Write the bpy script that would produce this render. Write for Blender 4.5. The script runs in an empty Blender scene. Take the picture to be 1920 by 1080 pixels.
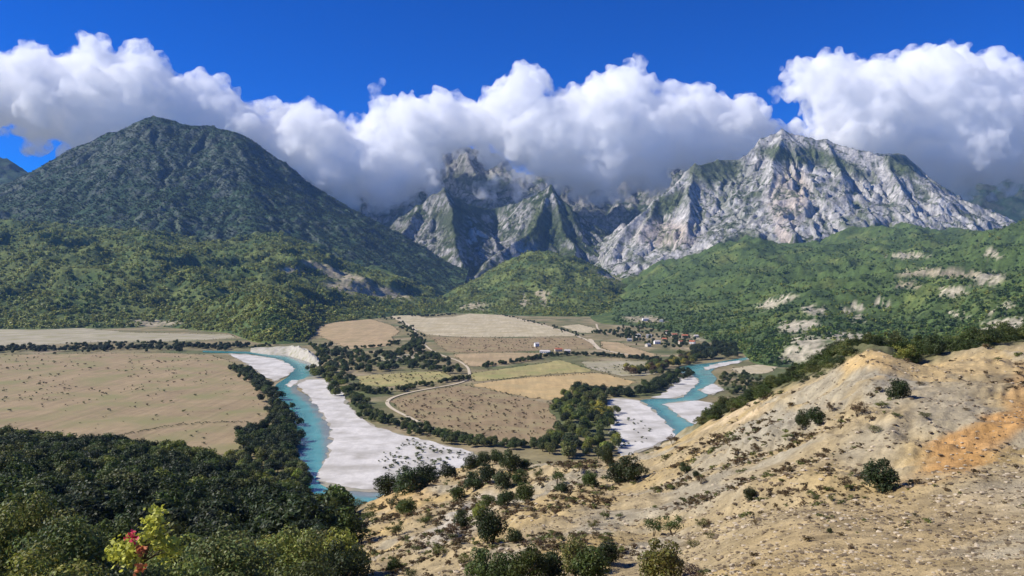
import bpy, bmesh, math, random, time
import numpy as np

T0 = time.time()
SC = bpy.context.scene
COL = SC.collection
R = math.radians

# ------------------------------------------------------------------ camera, sky, sun, exposure
H = 140.0          # camera height above the valley floor (m)
FP = 1500.0        # focal length in photo pixels (1920 wide)
HOR = 520.0        # photo row of the horizon
CX = 960.0
cam_d = bpy.data.cameras.new('camera')
cam = bpy.data.objects.new('camera', cam_d)
COL.objects.link(cam)
cam.location = (0, 0, H)
cam.rotation_euler = (R(90), 0, 0)
cam_d.sensor_width = 36.0
cam_d.lens = 36.0 * FP / 1920.0
cam_d.shift_y = -(540.0 - HOR) / 1920.0
cam_d.clip_start = 0.3
cam_d.clip_end = 60000
SC.camera = cam

SUN_EL, SUN_AZ = 39.0, 92.0      # elevation; azimuth in degrees to the left of the view axis (+Y)
wd = bpy.data.worlds.new('World')
SC.world = wd
wd.use_nodes = True
nt = wd.node_tree
nt.nodes.clear()
wo = nt.nodes.new('ShaderNodeOutputWorld')
bg = nt.nodes.new('ShaderNodeBackground')
hs = nt.nodes.new('ShaderNodeHueSaturation')
sky = nt.nodes.new('ShaderNodeTexSky')
sky.sky_type = 'NISHITA'
sky.sun_disc = False
sky.sun_elevation = R(SUN_EL)
sky.sun_rotation = R(-SUN_AZ)
sky.altitude = 3500
sky.air_density = 0.9
sky.dust_density = 0.0
sky.ozone_density = 8.0
hs.inputs['Saturation'].default_value = 1.75
hs.inputs['Hue'].default_value = 0.518
hs.inputs['Value'].default_value = 1.0
nt.links.new(sky.outputs[0], hs.inputs['Color'])
nt.links.new(hs.outputs[0], bg.inputs[0])
bg.inputs[1].default_value = 0.125
nt.links.new(bg.outputs[0], wo.inputs[0])

sun_d = bpy.data.lights.new('sun', 'SUN')
sun_d.energy = 5.0
sun_d.angle = R(0.53)
sun_d.color = (1.0, 0.95, 0.87)
sun = bpy.data.objects.new('sun', sun_d)
COL.objects.link(sun)
sun.rotation_euler = (R(90 - SUN_EL), 0, R(SUN_AZ + 180))
sun.location = (-800, 300, 900)

SC.view_settings.view_transform = 'Standard'
SC.view_settings.look = 'None'
SC.view_settings.gamma = 1.0
SC.view_settings.exposure = 0.35
SC.view_settings.use_curve_mapping = False
SC.cycles.use_denoising = True
SC.cycles.max_bounces = 44
SC.cycles.diffuse_bounces = 3
SC.cycles.glossy_bounces = 3
SC.cycles.transmission_bounces = 2
SC.cycles.transparent_max_bounces = 24
SC.cycles.volume_bounces = 40

# ------------------------------------------------------------------ helpers: projection, noise, interpolation
def P(px, py, Y):
    """photo pixel at distance Y (m along the view axis) -> world point"""
    return np.array([(px - CX) / FP * Y, Y, H + Y * (HOR - py) / FP])

def G(px, py):
    """photo pixel -> point on the valley floor (z = 0)"""
    Y = H * FP / (py - HOR)
    return np.array([(px - CX) / FP * Y, Y])

def to_px(x, y, z):
    y = np.maximum(y, 0.5)
    return CX + FP * x / y, HOR - FP * (z - H) / y

def _hash(ix, iy, seed):
    h = (ix.astype(np.int64) * 374761393 + iy.astype(np.int64) * 668265263 + seed * 1442695041) & 0xFFFFFFFF
    h = ((h ^ (h >> 13)) * 1274126177) & 0xFFFFFFFF
    return ((h ^ (h >> 16)) & 0xFFFF) / 65535.0

def perlin(x, y, seed=0):
    x = np.asarray(x, float); y = np.asarray(y, float)
    ix = np.floor(x); iy = np.floor(y)
    fx = x - ix; fy = y - iy
    ix = ix.astype(np.int64); iy = iy.astype(np.int64)
    u = fx * fx * fx * (fx * (fx * 6 - 15) + 10)
    v = fy * fy * fy * (fy * (fy * 6 - 15) + 10)
    def g(dx, dy):
        a = _hash(ix + dx, iy + dy, seed) * 2 * np.pi
        return np.cos(a) * (fx - dx) + np.sin(a) * (fy - dy)
    a = g(0, 0) * (1 - u) + g(1, 0) * u
    b = g(0, 1) * (1 - u) + g(1, 1) * u
    return (a * (1 - v) + b * v) * 1.5

def fbm(x, y, octv=5, seed=0, lac=2.03, gain=0.5):
    s = 0; a = 1; n = 0
    for o in range(octv):
        s = s + a * perlin(x, y, seed + o * 17); n += a
        x = x * lac + 3.7; y = y * lac + 1.3; a *= gain
    return s / n

def ridged(x, y, octv=5, seed=0, lac=2.07, gain=0.5):
    s = 0; a = 1; n = 0; w = 1
    for o in range(octv):
        r = 1 - np.abs(perlin(x, y, seed + o * 29)); r = r * r * w
        w = np.clip(r * 1.6, 0, 1)
        s = s + a * r; n += a
        x = x * lac + 7.1; y = y * lac + 2.9; a *= gain
    return s / n

def smooth(e0, e1, x):
    t = np.clip((x - e0) / (e1 - e0), 0, 1)
    return t * t * (3 - 2 * t)

def tps(ctrl):
    """thin-plate spline over (px/700, ln Y) giving the photo row: a smooth height field through measured points"""
    c = np.array(ctrl, float)
    q = np.stack([c[:, 0] / 500.0, np.log(c[:, 1])], 1)
    v = c[:, 2]
    n = len(q)
    def k(r2): return 0.5 * r2 * np.log(r2 + 1e-9)
    A = np.zeros((n + 3, n + 3))
    d2 = ((q[:, None] - q[None]) ** 2).sum(2)
    A[:n, :n] = k(d2) + np.eye(n) * 1e-3
    A[:n, n] = 1; A[:n, n + 1:] = q
    A[n, :n] = 1; A[n + 1:, :n] = q.T
    w = np.linalg.solve(A, np.concatenate([v, np.zeros(3)]))
    def f(x, y):
        y = np.maximum(y, 1.0)
        a = (CX + FP * x / y) / 500.0; b = np.log(y)
        out = w[n] + w[n + 1] * a + w[n + 2] * b
        for i in range(n):
            out = out + w[i] * k((a - q[i, 0]) ** 2 + (b - q[i, 1]) ** 2)
        return H + y * (HOR - out) / FP
    return f

def cols(d):
    out = []
    for px, lst in d.items():
        out += [(px, Y, py) for Y, py in lst]
    return out

def in_poly(x, y, poly):
    poly = np.asarray(poly, float)
    ins = np.zeros(np.shape(x), bool)
    j = len(poly) - 1
    for i in range(len(poly)):
        xi, yi = poly[i]; xj, yj = poly[j]
        c = ((yi > y) != (yj > y)) & (x < (xj - xi) * (y - yi) / (yj - yi + 1e-12) + xi)
        ins ^= c
        j = i
    return ins

def erode(Z, cell, n, steps, seed, k_er=0.25, k_dep=0.25, cap=4.0, inertia=0.15):
    """rain drops run down the height field, cutting gullies and dropping silt"""
    rng = np.random.default_rng(seed)
    Z = Z / cell
    ny, nx = Z.shape
    flow = np.zeros_like(Z)
    px = rng.uniform(1, nx - 3, n); py = rng.uniform(1, ny - 3, n)
    dx = np.zeros(n); dy = np.zeros(n); wat = np.ones(n); sed = np.zeros(n); vel = np.ones(n)
    def samp(A, x, y):
        ix = x.astype(int); iy = y.astype(int); fx = x - ix; fy = y - iy
        return (A[iy, ix] * (1 - fx) * (1 - fy) + A[iy, ix + 1] * fx * (1 - fy) + A[iy + 1, ix] * (1 - fx) * fy + A[iy + 1, ix + 1] * fx * fy)
    for s in range(steps):
        ix = px.astype(int); iy = py.astype(int); fx = px - ix; fy = py - iy
        a = Z[iy, ix]; b = Z[iy, ix + 1]; c = Z[iy + 1, ix]; d = Z[iy + 1, ix + 1]
        gx = (b - a) * (1 - fy) + (d - c) * fy
        gy = (c - a) * (1 - fx) + (d - b) * fx
        h0 = a * (1 - fx) * (1 - fy) + b * fx * (1 - fy) + c * (1 - fx) * fy + d * fx * fy
        dx = dx * inertia - gx * (1 - inertia); dy = dy * inertia - gy * (1 - inertia)
        l = np.sqrt(dx * dx + dy * dy) + 1e-9
        dx /= l; dy /= l
        nxp = np.clip(px + dx, 1, nx - 3); nyp = np.clip(py + dy, 1, ny - 3)
        dh = samp(Z, nxp, nyp) - h0
        c_ = np.maximum(-dh, 0.01) * vel * wat * cap
        up = dh > 0
        dep = np.where(up, np.minimum(dh, sed), np.maximum(0, (sed - c_) * k_dep))
        ero = np.where(up, 0, np.minimum(np.maximum(0, (c_ - sed) * k_er), np.maximum(-dh, 0) * 0.6))
        amt = dep - ero
        sed -= amt
        D = np.zeros(Z.size)
        base_i = iy * nx + ix
        for off, w in ((0, (1 - fx) * (1 - fy)), (1, fx * (1 - fy)), (nx, (1 - fx) * fy), (nx + 1, fx * fy)):
            D += np.bincount(base_i + off, amt * w, minlength=Z.size)
        Z += np.clip(D, -0.035, 0.02).reshape(Z.shape)
        flow += np.bincount(base_i, wat, minlength=Z.size).reshape(Z.shape)
        vel = np.sqrt(np.maximum(0.05, vel * vel - dh * 2.0)); vel = np.minimum(vel, 4)
        wat *= 0.985
        px, py = nxp, nyp
    return Z * cell, flow

def blur(A, n=1):
    for _ in range(n):
        A = np.pad(A, 1, mode='edge')
        A = (A[:-2, 1:-1] + A[2:, 1:-1] + A[1:-1, :-2] + A[1:-1, 2:] + 2 * A[1:-1, 1:-1]) / 6
    return A

def slope_of(X, Yg, Z):
    gy = np.gradient(Z, axis=0) / np.maximum(np.hypot(np.gradient(Yg, axis=0), np.gradient(X, axis=0)), 1e-6)
    gx = np.gradient(Z, axis=1) / np.maximum(np.hypot(np.gradient(Yg, axis=1), np.gradient(X, axis=1)), 1e-6)
    return np.hypot(gx, gy)

def mixc(a, b, m):
    m = np.asarray(m)[..., None]
    return np.asarray(a) * (1 - m) + np.asarray(b) * m

def tag(o, label=None, cat=None, group=None, kind=None):
    if label: o['label'] = label
    if cat: o['category'] = cat
    if group: o['group'] = group
    if kind: o['kind'] = kind
    return o

def mesh_obj(name, V, F, mat, parent=None, smooth_=False, link=True):
    me = bpy.data.meshes.new(name)
    V = np.asarray(V, np.float32)
    if isinstance(F, np.ndarray):
        n, k = F.shape
        me.vertices.add(len(V)); me.vertices.foreach_set('co', V.ravel())
        me.loops.add(n * k); me.polygons.add(n)
        me.loops.foreach_set('vertex_index', F.astype(np.int32).ravel())
        me.polygons.foreach_set('loop_start', np.arange(0, n * k, k, dtype=np.int32))
        me.polygons.foreach_set('loop_total', np.full(n, k, np.int32))
        me.update(calc_edges=True)
    else:
        me.from_pydata([tuple(map(float, v)) for v in V], [], F)
    if smooth_:
        me.polygons.foreach_set('use_smooth', np.ones(len(me.polygons), bool))
    if mat: me.materials.append(mat)
    o = bpy.data.objects.new(name, me)
    if link: COL.objects.link(o)
    if parent: o.parent = parent
    return o

def set_col(o, c, name='Col'):
    a = o.data.color_attributes.new(name, 'FLOAT_COLOR', 'POINT')
    c = np.asarray(c, np.float32).reshape(-1, 3)
    c = np.concatenate([np.clip(c, 0, 1), np.ones((len(c), 1), np.float32)], 1)
    a.data.foreach_set('color', c.ravel())

def grid_faces(ny, nx):
    i = np.arange(ny * nx).reshape(ny, nx)
    return np.stack([i[:-1, :-1], i[:-1, 1:], i[1:, 1:], i[1:, :-1]], -1).reshape(-1, 4)

def terrain(name, X, Y, Z, col, mat, cut=None):
    F = grid_faces(*Z.shape)
    V = np.stack([X, Y, Z], -1).reshape(-1, 3)
    C = np.asarray(col).reshape(-1, 3)
    if cut is not None:                      # drop faces wholly under the valley floor
        keep = (V[F][:, :, 2] > cut).any(1)
        F = F[keep]
        used = np.unique(F)
        remap = np.full(len(V), -1); remap[used] = np.arange(len(used))
        V = V[used]; C = C[used]; F = remap[F]
    o = mesh_obj(name, V, F, mat, smooth_=True)
    set_col(o, C)
    tag(o, kind='structure')
    return o

# ------------------------------------------------------------------ materials
def nodes_of(m):
    m.use_nodes = True
    n = m.node_tree.nodes; n.clear()
    return m.node_tree, n, m.node_tree.links

def N(n, t, **kw):
    x = n.new(t)
    for k, v in kw.items():
        if k in x.inputs: x.inputs[k].default_value = v
        else: setattr(x, k, v)
    return x

def ground_mat(name, scales, var=0.5, bump=0.4, bdist=1.0, rough=0.95, base=None, hue=None, streak=None):
    """base colour from the vertex attribute (or a plain colour), broken up by noise at several sizes"""
    m = bpy.data.materials.new(name)
    t, n, L = nodes_of(m)
    out = N(n, 'ShaderNodeOutputMaterial'); bs = N(n, 'ShaderNodeBsdfPrincipled')
    bs.inputs['Roughness'].default_value = rough
    bs.inputs['Specular IOR Level'].default_value = 0.15
    tc = N(n, 'ShaderNodeNewGeometry')
    if base is None:
        at = N(n, 'ShaderNodeAttribute', attribute_name='Col'); cs = at.outputs['Color']
    else:
        rg = N(n, 'ShaderNodeRGB'); rg.outputs[0].default_value = (*base, 1); cs = rg.outputs[0]
    acc = None
    for s, w in scales:
        no = N(n, 'ShaderNodeTexNoise'); no.inputs['Scale'].default_value = 1.0 / s
        no.inputs['Detail'].default_value = 5; no.inputs['Roughness'].default_value = 0.62
        L.new(tc.outputs['Position'], no.inputs['Vector'])
        mm = N(n, 'ShaderNodeMath', operation='MULTIPLY_ADD'); mm.inputs[1].default_value = w
        L.new(no.outputs[0], mm.inputs[0])
        if acc is None: mm.inputs[2].default_value = 0
        else: L.new(acc, mm.inputs[2])
        acc = mm.outputs[0]
    if streak:
        mp = N(n, 'ShaderNodeMapping'); mp.inputs['Rotation'].default_value = (0, 0, streak[0]); mp.inputs['Scale'].default_value = (1 / streak[1], 1 / (streak[1] * 14), 1)
        L.new(tc.outputs['Position'], mp.inputs['Vector'])
        no = N(n, 'ShaderNodeTexNoise'); no.inputs['Scale'].default_value = 1; no.inputs['Detail'].default_value = 4; no.inputs['Roughness'].default_value = .6
        L.new(mp.outputs[0], no.inputs['Vector'])
        mm = N(n, 'ShaderNodeMath', operation='MULTIPLY_ADD'); mm.inputs[1].default_value = streak[2]
        L.new(no.outputs[0], mm.inputs[0]); L.new(acc, mm.inputs[2]); acc = mm.outputs[0]
        scales = list(scales) + [(1, streak[2])]
    tot = sum(w for _, w in scales)
    mr = N(n, 'ShaderNodeMapRange'); L.new(acc, mr.inputs['Value'])
    mr.inputs['From Min'].default_value = 0.33 * tot; mr.inputs['From Max'].default_value = 0.67 * tot
    mr.inputs['To Min'].default_value = 1 - var; mr.inputs['To Max'].default_value = 1 + var
    mx = N(n, 'ShaderNodeMix', data_type='RGBA', blend_type='MULTIPLY'); mx.inputs['Factor'].default_value = 1
    L.new(cs, mx.inputs['A']); L.new(mr.outputs[0], mx.inputs['B'])
    res = mx.outputs['Result']
    if hue is not None:                       # patches of a second tint
        n2 = N(n, 'ShaderNodeTexNoise'); n2.inputs['Scale'].default_value = 1.0 / hue[1]; n2.inputs['Detail'].default_value = 4
        L.new(tc.outputs['Position'], n2.inputs['Vector'])
        m2 = N(n, 'ShaderNodeMapRange'); m2.inputs['From Min'].default_value = 0.45; m2.inputs['From Max'].default_value = 0.68
        L.new(n2.outputs[0], m2.inputs['Value'])
        x2 = N(n, 'ShaderNodeMix', data_type='RGBA'); L.new(m2.outputs[0], x2.inputs['Factor'])
        L.new(res, x2.inputs['A']); x2.inputs['B'].default_value = (*hue[0], 1)
        res = x2.outputs['Result']
    L.new(res, bs.inputs['Base Color'])
    bp = N(n, 'ShaderNodeBump'); bp.inputs['Strength'].default_value = bump; bp.inputs['Distance'].default_value = bdist
    L.new(acc, bp.inputs['Height']); L.new(bp.outputs[0], bs.inputs['Normal'])
    L.new(bs.outputs[0], out.inputs[0])
    return m

M_MTN = ground_mat('mountain_rock_and_scrub', [(45, 1.0), (14, 0.9)], var=0.55, bump=0.8, bdist=14)
M_HILL = ground_mat('foothill_scrub', [(30, 1.0), (8, 0.8)], var=0.5, bump=0.7, bdist=5)
M_FORE = ground_mat('marl_slope', [(2.6, 0.7), (0.5, 0.9), (0.12, 0.6)], var=0.42, bump=0.7, bdist=0.25)
M_FLOOR = ground_mat('valley_grass', [(40, 1.0), (6, 0.8)], var=0.4, bump=0.2, bdist=0.5)

# ------------------------------------------------------------------ camera hill (foreground slope)
FORE = tps(cols({
    -350: [(3, 1370), (10, 1230), (25, 1120), (60, 1040), (120, 985), (220, 905), (350, 850), (470, 815), (560, 840), (660, 870)],
    0: [(3, 1370), (8, 1250), (20, 1120), (45, 1035), (90, 1060), (150, 985), (250, 900), (350, 855), (450, 826), (520, 840), (640, 872)],
    200: [(3, 1370), (8, 1260), (20, 1140), (45, 1060), (90, 1090), (150, 1010), (250, 920), (350, 872), (440, 842), (510, 860), (620, 880)],
    400: [(3, 1370), (8, 1265), (20, 1155), (45, 1085), (90, 1110), (150, 1030), (230, 945), (320, 895), (400, 872), (470, 892), (560, 925)],
    600: [(3, 1370), (8, 1270), (20, 1170), (45, 1095), (90, 1060), (150, 1005), (220, 968), (280, 952), (340, 975), (440, 1025)],
    760: [(3, 1370), (10, 1250), (25, 1150), (50, 1090), (80, 1040), (120, 985), (160, 945), (200, 912), (260, 940), (400, 1060)],
    900: [(3, 1370), (10, 1240), (25, 1140), (45, 1090), (80, 1000), (130, 940), (190, 893), (245, 866), (300, 905), (420, 1035)],
    1100: [(3, 1370), (10, 1230), (25, 1130), (42, 1080), (60, 1000), (90, 940), (130, 900), (200, 868), (250, 895), (420, 1030)],
    1240: [(3, 1365), (10, 1220), (25, 1120), (42, 1065), (60, 995), (90, 925), (130, 878), (190, 838), (230, 855), (420, 1030)],
    1320: [(3, 1360), (10, 1210), (25, 1110), (42, 1035), (60, 965), (90, 893), (125, 838), (165, 793), (220, 797), (280, 860), (430, 1020)],
    1450: [(3, 1350), (10, 1200), (25, 1090), (42, 980), (60, 908), (90, 838), (120, 778), (148, 737), (190, 730), (260, 800), (430, 1010)],
    1560: [(3, 1340), (10, 1190), (25, 1070), (42, 955), (60, 880), (90, 790), (118, 722), (135, 690), (170, 682), (240, 745), (430, 1005)],
    1640: [(3, 1330), (10, 1180), (22, 1080), (40, 962), (56, 893), (75, 800), (95, 730), (115, 672), (126, 655), (150, 649), (200, 685), (300, 810), (430, 1000)],
    1700: [(3, 1320), (10, 1170), (22, 1075), (56, 880), (95, 732), (125, 681), (150, 668), (200, 700), (430, 1000)],
    1800: [(3, 1310), (10, 1150), (22, 1062), (56, 862), (95, 728), (130, 667), (160, 658), (220, 690), (430, 1000)],
    1920: [(3, 1300), (8, 1200), (15, 1115), (22, 1050), (40, 930), (60, 840), (85, 760), (110, 695), (135, 652), (170, 642), (230, 690), (430, 1000)],
    2300: [(3, 1250), (8, 1130), (22, 985), (60, 790), (110, 650), (150, 600), (230, 640), (430, 950)],
}))

def strata(x, y):
    return x * 0.55 - y * 0.35

def fore_h(x, y):
    z = FORE(x, y)
    Yv = np.maximum(y, 3)
    k = np.clip(Yv / 60.0, 0.15, 3.0)
    bare = smooth(-60, 10, x + 0.12 * y - 10)          # ribs and rills on the marl, fewer under the wood
    warp = fbm(x / 30, y / 30, 3, 5) * 14
    rill = ridged((x * 0.80 + y * 0.45 + warp) / 17.0, (y * 0.8 - x * 0.45) / 70.0, 4, 11)
    z = z + bare * (rill - 0.55) * 1.7 * np.clip(k, 0.1, 1.1)
    rill2 = ridged((x * 0.92 + y * 0.38 + warp * .5) / 5.5, (y * 0.9 - x * 0.38) / 26.0, 3, 15)
    z = z + bare * (rill2 - 0.55) * .85 * np.clip(k, 0.08, 1.2) * smooth(-.25, .25, fbm(x / 35, y / 35, 3, 16))
    z = z + fbm(x / 9, y / 9, 4, 21) * 0.65 * np.clip(k, 0.2, 1.4)
    z = z + fbm(x / 2.2, y / 2.2, 4, 31) * 0.22 * np.clip(k * 2, 0.3, 1.0)
    rill3 = ridged((x * 0.85 + y * 0.52 + warp * .3) / 2.3, (y * 0.85 - x * 0.52) / 13.0, 3, 17)
    z = z + bare * (rill3 - 0.55) * .55 * np.clip(k, 0.1, 1.2) * smooth(-.15, .2, fbm(x / 22, y / 22, 3, 18))
    led = np.abs(((strata(x, y) + fbm(x / 14, y / 14, 3, 41) * 4) / 2.1) % 1.0 - 0.5)
    lm = smooth(0.05, 0.45, fbm(x / 26, y / 26, 3, 55)) * bare * smooth(40, 80, y)
    z = z + lm * (led - 0.25) * 1.5
    return z

nu, nr = 680, 420
U = np.linspace(-0.86, 0.86, nu)
RY = np.concatenate([np.geomspace(2.5, 260, 360), np.geomspace(266, 720, nr - 360)])
Ug, Yg = np.meshgrid(U, RY)
Xg = Ug * Yg
Zg = fore_h(Xg, Yg)
pxg, pyg = to_px(Xg, Yg, Zg)

def fore_col(x, y, z):
    px, py = to_px(x, y, z)
    jx = fbm(x / 18, y / 18, 4, 71); jy = fbm(x / 7, y / 7, 3, 72); fine = fbm(x / 1.6, y / 1.6, 3, 73)
    tan = np.array([.365, .285, .155]); ochre = np.array([.425, .31, .135]); grey = np.array([.345, .305, .215])
    orange = np.array([.49, .265, .085]); cream = np.array([.60, .46, .27]); litter = np.array([.10, .085, .045])
    c = mixc(tan, ochre, smooth(-0.1, 0.35, jx))
    d = strata(x, y) / 9.0 + jx * 1.4
    c = mixc(c, grey, smooth(0.15, 0.6, np.sin(d * 2.3) * 0.6 + jy * 0.9) * 0.75)
    # grey marl faces, the orange streak at the right and the cream crest
    ex = px + jx * 60; ey = py + jy * 30
    def blob(cx, cy, rx, ry, rot=0):
        ca, sa = math.cos(R(rot)), math.sin(R(rot))
        a = ((ex - cx) * ca + (ey - cy) * sa) / rx; b = (-(ex - cx) * sa + (ey - cy) * ca) / ry
        return smooth(1.15, 0.55, np.hypot(a, b))
    c = mixc(c, grey, 0.85 * blob(1660, 725, 70, 40)); c = mixc(c, grey, 0.9 * blob(1440, 795, 95, 26, -22))
    c = mixc(c, grey, 0.6 * blob(1640, 840, 90, 60)); c = mixc(c, grey * 1.02, 0.6 * blob(1780, 780, 90, 70))
    c = mixc(c, grey * [.95, .93, .9], 0.8 * blob(1860, 940, 150, 45, -10)); c = mixc(c, [.47, .42, .33], 0.7 * blob(860, 980, 110, 35, -30))
    c = mixc(c, orange, 0.85 * blob(1860, 818, 185, 40, -28))
    c = mixc(c, orange, 0.5 * blob(1925, 740, 50, 60))
    c = mixc(c, [.385, .285, .14], 0.75 * blob(1650, 1010, 300, 90, -8))
    c = mixc(c, cream, 0.8 * blob(1380, 765, 90, 16, -26)); c = mixc(c, [.58, .40, .17], 0.8 * blob(1640, 675, 80, 24, -8))
    c = mixc(c, [.56, .40, .18], 0.6 * blob(1800, 690, 130, 22, -6))
    c = mixc(c, [.52, .35, .14], 0.7 * blob(740, 930, 80, 40))
    # leaf litter and dark soil under the wood on the left and behind the crest
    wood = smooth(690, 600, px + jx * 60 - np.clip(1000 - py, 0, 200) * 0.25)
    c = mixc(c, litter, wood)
    back = smooth(3, 14, y - crest_y(px)) * smooth(1240, 1330, px)
    c = mixc(c, [.13, .13, .06], back)
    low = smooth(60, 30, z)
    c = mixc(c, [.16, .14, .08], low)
    c = c * (1 + 0.55 * fine)[..., None]
    dark = smooth(0.32, 0.5, fbm(x / 1.1, y / 1.1, 3, 75)) * smooth(0.0, 0.3, fbm(x / 22, y / 22, 3, 76) + 0.1)
    return mixc(c, c * 0.55, dark * 0.7)

CREST = np.array([(600, 280), (760, 200), (900, 245), (1100, 200), (1240, 190), (1320, 165), (1450, 148), (1560, 135), (1640, 126), (1700, 125), (1800, 130), (1920, 135), (2300, 150)], float)
def crest_y(px): return np.interp(px, CREST[:, 0], CREST[:, 1])

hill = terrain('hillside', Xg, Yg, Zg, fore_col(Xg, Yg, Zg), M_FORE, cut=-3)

# ------------------------------------------------------------------ valley floor: one sheet to the horizon
xs = np.concatenate([-np.geomspace(30000, 2600, 12), np.linspace(-2500, 2500, 240), np.geomspace(2600, 30000, 12)])
ys = np.concatenate([np.linspace(-300, 380, 6), np.geomspace(400, 5000, 240), np.geomspace(5400, 40000, 12)])
Xv, Yv = np.meshgrid(xs, ys)
gcol = mixc([.23, .19, .095], [.11, .125, .05], smooth(-0.15, 0.35, fbm(Xv / 120, Yv / 120, 4, 3)))
gcol = mixc(gcol, [.33, .26, .155], smooth(0.05, 0.4, fbm(Xv / 70, Yv / 70, 4, 4)))
terrain('ground', Xv, Yv, np.zeros_like(Xv), gcol, M_FLOOR)

# ------------------------------------------------------------------ foothills
def fan(px0, px1, nx, y0, y1, ny):
    u = (np.linspace(px0, px1, nx) - CX) / FP
    y = np.geomspace(y0, y1, ny)
    u, y = np.meshgrid(u, y)
    return u * y, y

LEFT = tps(cols({
    -600: [(2000, 640), (2300, 590), (2700, 520), (3200, 460), (3800, 420), (4600, 400)],
    -300: [(2050, 635), (2300, 590), (2700, 520), (3200, 460), (3800, 420), (4600, 400)],
    0: [(1900, 645), (2150, 618), (2400, 578), (2700, 525), (3000, 475), (3300, 442), (3800, 420), (4300, 410), (4800, 410)],
    150: [(1950, 640), (2200, 616), (2400, 580), (2700, 515), (3000, 468), (3300, 455), (3800, 435), (4800, 420)],
    300: [(2000, 640), (2250, 614), (2400, 588), (2700, 530), (3000, 482), (3400, 458), (3900, 440), (4800, 430)],
    430: [(1800, 650), (2000, 626), (2150, 592), (2400, 555), (2700, 532), (3100, 500), (3600, 465), (4100, 450), (4800, 450)],
    530: [(1600, 662), (1700, 640), (1850, 605), (2100, 575), (2400, 558), (2800, 528), (3300, 484), (3900, 442), (4800, 440)],
    600: [(1900, 640), (2200, 620), (2350, 606), (2600, 582), (2900, 548), (3400, 500), (4000, 464), (4800, 462)],
    740: [(2400, 615), (2800, 597), (2950, 590), (3200, 562), (3700, 530), (4200, 514), (4800, 518)],
    830: [(2800, 600), (3100, 588), (3500, 570), (4000, 555), (4800, 545)],
    920: [(2800, 605), (3200, 592), (4000, 577), (4800, 570)],
}))
def left_h(x, y):
    z = LEFT(x, y)
    k = smooth(5, 90, z)
    w = fbm(x / 300, y / 300, 3, 101) * 120
    z = z + k * (ridged((x + w) / 330, (y - w) / 420, 5, 103) - 0.5) * 70 + k * fbm(x / 60, y / 60, 4, 104) * 10
    return z
Xl, Yl = fan(-420, 960, 340, 1600, 4700, 260)
Zl = left_h(Xl, Yl)

RIGHT = tps(cols({
    1080: [(2200, 620), (2700, 602), (3300, 592), (4800, 575)],
    1200: [(1900, 636), (2300, 611), (2700, 590), (3200, 558), (3800, 535), (4300, 520), (4800, 510)],
    1300: [(1600, 655), (1800, 637), (2200, 608), (2700, 575), (3200, 545), (3800, 508), (4300, 485), (4800, 480)],
    1400: [(1300, 685), (1450, 664), (1700, 635), (2200, 590), (2700, 552), (3300, 512), (3900, 472), (4400, 452), (4800, 452)],
    1490: [(1150, 708), (1250, 686), (1330, 645), (1450, 630), (1800, 600), (2300, 560), (2900, 525), (3500, 498), (4200, 470), (4800, 462)],
    1600: [(900, 760), (1000, 725), (1150, 670), (1400, 628), (1800, 592), (2300, 550), (2900, 512), (3500, 478), (4200, 442), (4800, 435)],
    1750: [(750, 805), (850, 755), (950, 715), (1200, 650), (1600, 600), (2100, 550), (2700, 507), (3300, 475), (4000, 445), (4800, 430)],
    1920: [(700, 825), (800, 770), (950, 690), (1150, 632), (1500, 580), (2000, 520), (2500, 475), (3000, 435), (3300, 424), (3800, 440), (4800, 450)],
    2300: [(700, 820), (900, 690), (1500, 560), (2300, 470), (3000, 410), (3800, 420), (4800, 440)],
}))
def right_h(x, y):
    z = RIGHT(x, y)
    k = smooth(5, 100, z)
    w = fbm(x / 300, y / 300, 3, 111) * 130
    z = z + k * (ridged((x * .8 + y * .6 + w) / 420, (y * .8 - x * .6) / 620, 5, 113) - 0.5) * 95 + k * fbm(x / 70, y / 70, 4, 114) * 12
    return z
Xr, Yr = fan(1060, 2240, 330, 760, 4700, 300)
Zr = right_h(Xr, Yr)

MID = tps(cols({
    760: [(2900, 600), (3800, 580), (4800, 572)],
    860: [(2900, 598), (3200, 584), (3500, 566), (4000, 548), (4800, 545)],
    940: [(2800, 600), (3050, 586), (3300, 568), (3800, 525), (4300, 500), (4800, 505)],
    1010: [(2700, 604), (2950, 588), (3300, 560), (3800, 505), (4200, 478), (4500, 472), (4800, 482)],
    1100: [(2650, 605), (2900, 590), (3300, 558), (3800, 518), (4200, 497), (4800, 505)],
    1190: [(2500, 610), (2800, 594), (3300, 572), (3800, 548), (4300, 538), (4800, 540)],
    1280: [(2500, 612), (3000, 595), (3800, 580), (4800, 575)],
}))
def mid_h(x, y):
    z = MID(x, y)
    k = smooth(3, 70, z)
    w = fbm(x / 200, y / 200, 3, 121) * 80
    return z + k * (ridged((x + w) / 230, (y + w) / 420, 5, 123) - 0.5) * 48 + k * fbm(x / 50, y / 50, 4, 124) * 8
Xm, Ym = fan(780, 1270, 240, 2600, 4800, 170)
Zm = mid_h(Xm, Ym)

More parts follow.
